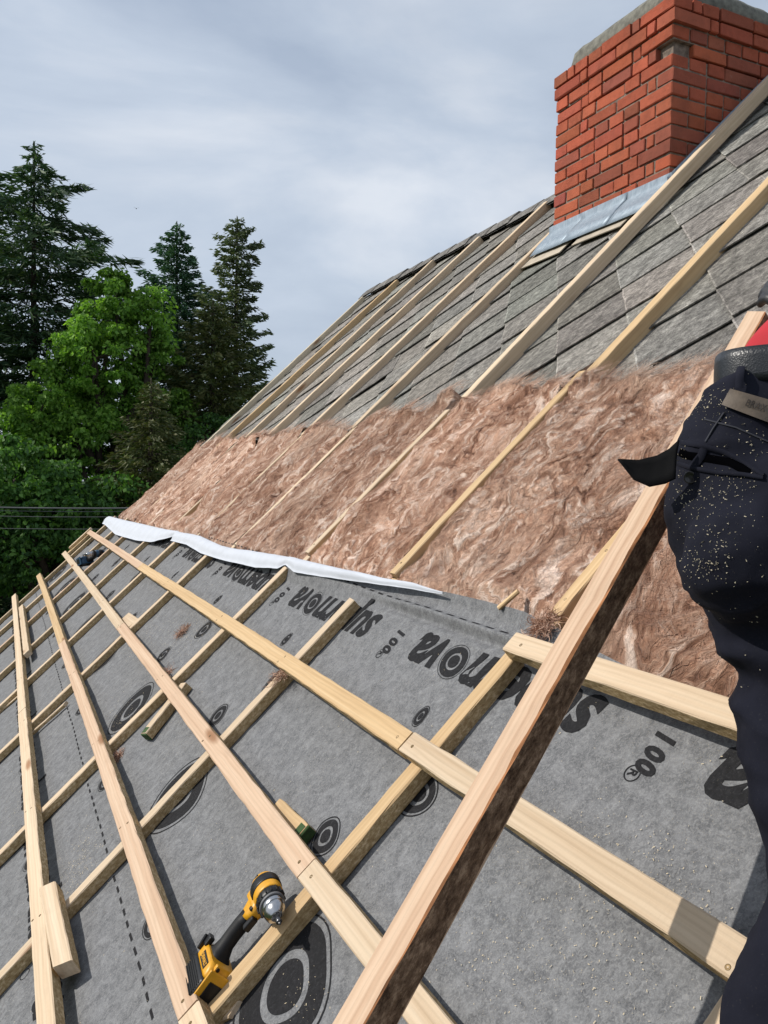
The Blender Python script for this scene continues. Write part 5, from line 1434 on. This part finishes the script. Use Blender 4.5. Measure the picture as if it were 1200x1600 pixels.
# boots
def boot(ank, toe):
    d = (toe - ank); padd('boot', blob_mesh('boot', [(ank, 0.05, ank + d * 0.3, 0.05), (ank + d * 0.3, 0.048, toe - EV * 0.02, 0.042), (ank + EV * 0.06, 0.052, ank, 0.05)], 0.01, 3), simple('boot_leather', (0.05, 0.035, 0.02), 0.6))
boot(ankL, toeL); boot(ankR, toeR)

# ------------------------------------------------------------------ trees
def leaf_mat(name, cols, transl=0.25, rough=0.6):
    cols = [tuple(x * 2.0 for x in c) for c in cols]
    b = NB(name)
    r_ = b.n('ShaderNodeNewGeometry').outputs['Random Per Island']
    c = b.ramp(r_, [(i / (len(cols) - 1), c) for i, c in enumerate(cols)])
    n = b.noise(b.coord(), 0.55, 4, 0.6); c = b.mix(1.0, c, b.ramp(n, [(0.35, 0.62), (0.65, 1.3)]), 'MULTIPLY')
    b.color(c); b.rough(rough)
    if transl:
        t = b.n('ShaderNodeBsdfTranslucent', {'Color': b.mix(1.0, c, (1.1, 1.25, 0.5), 'MULTIPLY')}); m = b.n('ShaderNodeMixShader', {0: transl})
        b.l(b.b.outputs[0], m.inputs[1]); b.l(t.outputs[0], m.inputs[2]); b.l(m.outputs[0], b.out.inputs['Surface'])
    return b.done(0.25)
M_TRUNK = simple('tree_bark', (0.045, 0.032, 0.024), 0.95, var=0.4, vscale=12, bump=0.8, bscale=40)
def leaves(c, d, Ls, Ws, rs, bend=0.0):
    """diamond leaves: centres c, long axis d"""
    N = len(c); d = d / (np.linalg.norm(d, axis=1)[:, None] + 1e-9)
    r_ = rs.normal(0, 1, (N, 3)); s_ = np.cross(d, r_); s_ /= np.linalg.norm(s_, axis=1)[:, None] + 1e-9
    Ls = np.broadcast_to(Ls, (N,))[:, None]; Ws = np.broadcast_to(Ws, (N,))[:, None]
    V = np.stack([c - d * Ls / 2, c + s_ * Ws / 2, c + d * Ls / 2 - np.array([0, 0, 1.0]) * bend * Ls, c - s_ * Ws / 2], 1)
    return V.reshape(-1, 3)
def leaf_object(name, V, mat, parent):
    n = len(V) // 4; return link(name, mesh_np(name, V, np.arange(n * 4).reshape(n, 4)), mat, parent=parent)
def place(px, dist):
    d = ray(px, 760); h = math.hypot(d[0], d[1]); p = C0 + d / h * dist; return p[0], p[1]
def height_at(px, py, dist):
    d = ray(px, py); h = math.hypot(d[0], d[1]); return CAM_Z + d[2] / h * dist
def tree_root(name, label, px, dist, group=None):
    x, y = place(px, dist); o = empty(name, loc=(x, y, 0)); tag(o, label, 'tree', group); return o
def conifer(px, ptop, dist, widths, label, mat, seed, n_br=150, droop=0.25, spray=0.30, ragged=0.25, dens=46, z0=0.5, sw=0.05, upturn=0.0, lean=0.0, name='conifer'):
    """widths: list of (photo y, half width in photo px)"""
    rs = np.random.RandomState(seed); o = tree_root(name, label, px, dist, 'trees beyond the gable'); zt = height_at(px, ptop, dist); mpp = dist / F_PX * 1.06
    ws = sorted([(height_at(px, y, dist), w * mpp) for y, w in widths]); wz = np.array([a for a, _ in ws]); ww = np.array([b for _, b in ws])
    pts = [(lean * (z / zt) ** 2, 0, z) for z in np.linspace(-0.1, zt, 14)]
    link('trunk', tube_mesh('trunk', pts, list(np.linspace(0.26, 0.012, 14)), 8), M_TRUNK, parent=o)
    C, Dn, Ls, Ws = [], [], [], []; bt = []
    ga = 0
    for i in range(n_br):
        f_ = (i + rs.rand()) / n_br; z = z0 + (zt - z0 - 0.1) * (f_ ** 0.85)
        L_ = np.interp(z, wz, ww) * (1 + rs.normal(0, ragged)); L_ = max(0.12, L_); ga += 2.4 + rs.normal(0, .2); an = ga
        d0 = np.array([math.cos(an), math.sin(an), 0.0]); side = np.array([-d0[1], d0[0], 0])
        k = 7; pp = []
        for q in range(k):
            t = q / (k - 1); pp.append(np.array([lean * (z / zt) ** 2, 0, z]) + d0 * L_ * t + np.array([0, 0, 1]) * L_ * (-droop * t + upturn * t * t) + side * 0.05 * L_ * math.sin(3 * t + i))
        pp = np.array(pp); bt.append((pp, 0.035 * (1 - f_ * 0.8)))
        m = max(6, int(dens * L_)); t = rs.rand(m) ** 0.75; idx = t * (k - 1); a = np.floor(idx).astype(int).clip(0, k - 2); fr = (idx - a)[:, None]
        c = pp[a] * (1 - fr) + pp[a + 1] * fr
        sidew = (rs.rand(m) * 2 - 1) * (0.35 * L_ * (1 - t) ** 0.7 * (0.35 + 0.65 * (t > 0.08)) + 0.05) * 0.9
        c = c + side * sidew[:, None] + rs.normal(0, 0.035, (m, 3)); c[:, 2] -= np.abs(sidew) * 0.25 + rs.rand(m) * 0.12 * min(1, L_)
        dd = d0 * (0.7 + rs.rand(m)[:, None] * 0.5) + side * np.sign(sidew)[:, None] * 0.9 * rs.rand(m)[:, None] + np.array([0, 0, 1]) * (rs.normal(-0.25 + upturn * 0.6, 0.35, m)[:, None])
        C.append(c); Dn.append(dd); Ls.append(spray * (0.5 + rs.rand(m)) * min(1, 0.45 + L_ * 0.4)); Ws.append(sw * (0.7 + 0.6 * rs.rand(m)))
    m = 60; z = zt - rs.rand(m) * 0.9; C.append(np.stack([lean * (z / zt) ** 2 + rs.normal(0, .03, m) * (zt - z + .2), rs.normal(0, .03, m) * (zt - z + .2), z], 1)); Dn.append(rs.normal(0, .4, (m, 3)) + [0, 0, 1]); Ls.append(np.full(m, spray * 0.5)); Ws.append(np.full(m, sw * 0.8))
    C, Dn, Ls, Ws = map(np.concatenate, (C, Dn, Ls, Ws))
    leaf_object('crown', leaves(C, Dn, Ls, Ws, rs), mat, o)
    V, Fc = [], []
    for pp, r_ in bt:
        for q in range(len(pp) - 1):
            k = len(V); a, b2 = pp[q], pp[q + 1]; ra, rb = r_ * (1 - q / 7), r_ * (1 - (q + 1) / 7)
            for p_, rr in ((a, ra), (b2, rb)):
                for w in range(3): V.append(p_ + np.array([0, 0, 1]) * rr * math.cos(w * 2.09) + np.array([0.5, 0.5, 0]) * rr * math.sin(w * 2.09))
            for w in range(3): Fc.append((k + w, k + (w + 1) % 3, k + 3 + (w + 1) % 3, k + 3 + w))
    link('branches', mesh_np('branches', V, Fc), M_TRUNK, parent=o)
    return o
def broadleaf(px, dist, lobes, label, mat, seed, leaf=0.085, clusters=240, per=130, name='broadleaf_tree', limbs=True):
    """lobes: (photo x, photo y, radius px, depth offset m)"""
    rs = np.random.RandomState(seed); o = tree_root(name, label, px, dist, 'trees beyond the gable'); base = np.array(o.matrix_basis.translation); mpp = dist / F_PX
    C, Dn = [], []; tot = sum(l[2] ** 2 for l in lobes); V, Fc = [], []; tips = []
    for (lx, ly, lr, dz) in lobes:
        d = ray(lx, ly); h = math.hypot(d[0], d[1]); cc = C0 + d / h * (dist + dz) - base; Rr = lr * mpp * (dist + dz) / dist
        n = max(5, int(clusters * lr ** 2 / tot))
        dirs = rs.normal(0, 1, (n, 3)); dirs /= np.linalg.norm(dirs, axis=1)[:, None]
        rad_ = Rr * (0.55 + 0.5 * rs.rand(n) ** 0.6); cl = cc + dirs * rad_[:, None] * [1, 1, 0.95]; tips.append((cc, cl[rs.randint(0, n, 5)]))
        for p_, dr in zip(cl, dirs):
            m = int(per * (0.5 + rs.rand())); cr = 0.17 + 0.33 * rs.rand() ** 1.5
            q = rs.normal(0, 1, (m, 3)); q /= np.linalg.norm(q, axis=1)[:, None]; q *= cr * rs.rand(m)[:, None] ** 0.4 * [1, 1, 0.6]
            c = p_ + q; C.append(c); Dn.append(q / cr + rs.normal(0, 0.5, (m, 3)) + [0, 0, -0.35])
    C = np.concatenate(C); Dn = np.concatenate(Dn); N = len(C)
    # leaves lie more or less flat, facing outward and up
    leaf_object('crown', leaves(C, Dn, leaf * (0.6 + 0.8 * rs.rand(N)), leaf * 0.8 * (0.6 + 0.6 * rs.rand(N)), rs, bend=0.15), mat, o)
    if limbs:
        zc = min(t[0][2] for t in tips); root = np.array([0, 0, 0.0]); fork = np.array([0, 0, max(1.0, zc * 0.5)])
        lim = [(np.array([0, 0, -0.1]), fork, 0.24, 0.15)]
        for cc, cl in tips:
            mid = fork * 0.45 + cc * 0.55 + rs.normal(0, .25, 3); lim += [(fork, mid, 0.12, 0.08), (mid, cc, 0.08, 0.045)] + [(cc, t, 0.04, 0.01) for t in cl]
        first = True
        for a, b2, r0, r1 in lim:
            k = len(V); dd = b2 - a; s1 = np.cross(dd, [0.3, 0.2, 1]); s1 /= np.linalg.norm(s1) + 1e-9; s2 = np.cross(dd, s1); s2 /= np.linalg.norm(s2) + 1e-9
            for p_, rr in ((a, r0), (b2, r1)):
                for w in range(7): V.append(p_ + (s1 * math.cos(w * .8976) + s2 * math.sin(w * .8976)) * rr)
            for w in range(7): Fc.append((k + w, k + (w + 1) % 7, k + 7 + (w + 1) % 7, k + 7 + w))
        link('trunk', mesh_np('trunk', V, Fc, smooth=True), M_TRUNK, parent=o)
    return o
M_FIR = leaf_mat('dark_fir', [(0.014, 0.032, 0.017), (0.026, 0.052, 0.024), (0.050, 0.080, 0.032)], 0.15)
M_SPR = leaf_mat('blue_spruce', [(0.016, 0.042, 0.026), (0.028, 0.068, 0.038), (0.055, 0.10, 0.052)], 0.15)
M_CYP = leaf_mat('cypress', [(0.030, 0.048, 0.025), (0.055, 0.075, 0.036), (0.095, 0.105, 0.055)], 0.18)
M_JUN = leaf_mat('brown_cypress', [(0.024, 0.036, 0.012), (0.040, 0.050, 0.016), (0.068, 0.068, 0.025)], 0.18)
M_MAP = leaf_mat('maple_leaf', [(0.045, 0.098, 0.017), (0.078, 0.150, 0.026), (0.13, 0.22, 0.040)], 0.45)
M_DKL = leaf_mat('dark_leaf', [(0.016, 0.045, 0.012), (0.034, 0.080, 0.018), (0.070, 0.14, 0.028)], 0.35)
conifer(52, 222, 25, [(225, 6), (260, 30), (300, 62), (345, 95), (400, 128), (430, 125), (520, 105), (600, 95), (800, 120), (1000, 130)], 'tall dark fir with long ragged branches at the left edge', M_FIR, 1, n_br=190, droop=0.12, spray=0.36, ragged=0.34, dens=95, sw=0.055, upturn=0.10, name='fir_tree')
conifer(-75, 300, 27, [(300, 6), (420, 90), (520, 120), (700, 150), (1000, 170)], 'dark fir partly cut off by the left frame edge', M_FIR, 2, n_br=120, droop=0.15, spray=0.42, dens=60, sw=0.08, name='fir_tree')
conifer(273, 345, 27, [(345, 4), (380, 24), (420, 38), (460, 50), (500, 58), (560, 64), (700, 80), (1000, 95)], 'slim pointed dark green spruce between the maple and the tall cypress', M_SPR, 3, n_br=250, droop=0.10, spray=0.22, ragged=0.14, dens=150, sw=0.05, upturn=0.22, name='spruce_tree')
conifer(366, 338, 25, [(338, 5), (370, 26), (410, 34), (440, 30), (480, 44), (520, 50), (560, 54), (610, 52), (700, 66), (1000, 75)], 'tall loose grey green cypress nearest the slate roof', M_CYP, 4, n_br=250, droop=-0.05, spray=0.22, ragged=0.24, dens=120, sw=0.055, upturn=0.15, name='cypress_tree')
conifer(330, 470, 23, [(470, 10), (520, 40), (600, 66), (700, 84), (1000, 100)], 'bushy brownish cypress in front of the tall cypress', M_JUN, 5, n_br=230, droop=0.0, spray=0.22, ragged=0.22, dens=95, sw=0.055, upturn=0.12, name='cypress_tree')
conifer(235, 590, 19.5, [(590, 4), (640, 30), (700, 52), (780, 70), (1000, 90)], 'small rusty green juniper in front, low above the wool', M_JUN, 6, n_br=190, droop=0.05, spray=0.20, ragged=0.22, dens=110, sw=0.045, upturn=0.05, name='juniper_tree')
broadleaf(165, 22, [(172, 480, 48, 0), (150, 560, 60, -0.4), (222, 520, 40, 0.3), (100, 610, 55, 0), (190, 620, 62, 0.4), (120, 690, 70, -0.2), (215, 700, 60, 0.6), (70, 700, 50, 0), (178, 440, 18, 0), (236, 482, 26, 0), (250, 560, 30, 0.3), (60, 650, 50, -0.2), (265, 640, 34, 0.5)], 'bright green maple in the middle of the trees', M_MAP, 7, leaf=0.105, clusters=430, per=120, name='maple_tree')
broadleaf(40, 18.5, [(20, 760, 70, 0), (90, 800, 75, 0.3), (160, 800, 60, 0.5), (40, 880, 85, -0.2), (130, 880, 70, 0.2), (-60, 820, 90, 0)], 'dark broad leaved tree low at the left behind the cables', M_DKL, 8, leaf=0.11, clusters=380, per=110, name='broadleaf_tree')
broadleaf(250, 20.5, [(250, 790, 50, 0), (300, 740, 45, 0.5), (190, 860, 60, 0), (330, 690, 40, 0.8)], 'low dark bush behind the gable edge', M_DKL, 9, leaf=0.09, clusters=200, per=110, name='broadleaf_tree')
broadleaf(-160, 24, [(-180, 500, 120, 0), (-120, 700, 140, 0), (-260, 700, 140, 0)], 'broad leaved tree outside the left frame edge', M_DKL, 10, leaf=0.16, clusters=150, per=90, name='broadleaf_tree')
# overhead cables passing behind the gable
def cable(y0, y1, r_, label):
    a = at(-260, y0 - 4, 15.0); b2 = at(430, y1 + 6, 15.6); pts = []
    for t in np.linspace(0, 1, 24): pts.append(a * (1 - t) + b2 * t - np.array([0, 0, 1]) * 0.10 * 4 * t * (1 - t) + np.array([0, 0, 0.08]))
    o = link('overhead_cable', tube_mesh('overhead_cable', pts, r_, 6), simple('cable_sheath', (0.085, 0.09, 0.095), 0.6)); tag(o, label, 'cable', 'overhead cables')
cable(794, 789, 0.016, 'thickest and topmost of the overhead cables crossing the dark leaves')
cable(799, 794, 0.006, 'thin overhead cable just under the thickest one')
cable(808, 802, 0.007, 'overhead cable third from the top')
cable(827, 821, 0.006, 'lowest overhead cable, apart from the others')
def bird():
    p = at(213, 326, 60.0); bm = bmesh.new()
    bm_lathe(bm, [(0.004, -0.09), (0.03, -0.03), (0.034, 0.02), (0.02, 0.07), (0.004, 0.10)], Matrix.Rotation(rad(90), 4, 'X'), 8)
    body = bm_mesh('bird', bm, True); o = link('bird', body, simple('plumage', (0.02, 0.02, 0.022), 0.8), matrix=Matrix.Translation(Vector(p))); tag(o, 'tiny dark bird flying high in the grey sky', 'bird')
    for sg in (-1, 1):
        me = mesh_np('wing', [(0, -0.03, 0), (0, 0.04, 0), (sg * 0.12, 0.03, 0.10), (sg * 0.20, -0.05, 0.06), (sg * 0.1, -0.05, 0.06)], [(0, 1, 2, 4), (4, 2, 3)]); w = link('wing', me, o.data.materials[0], parent=o)
bird()
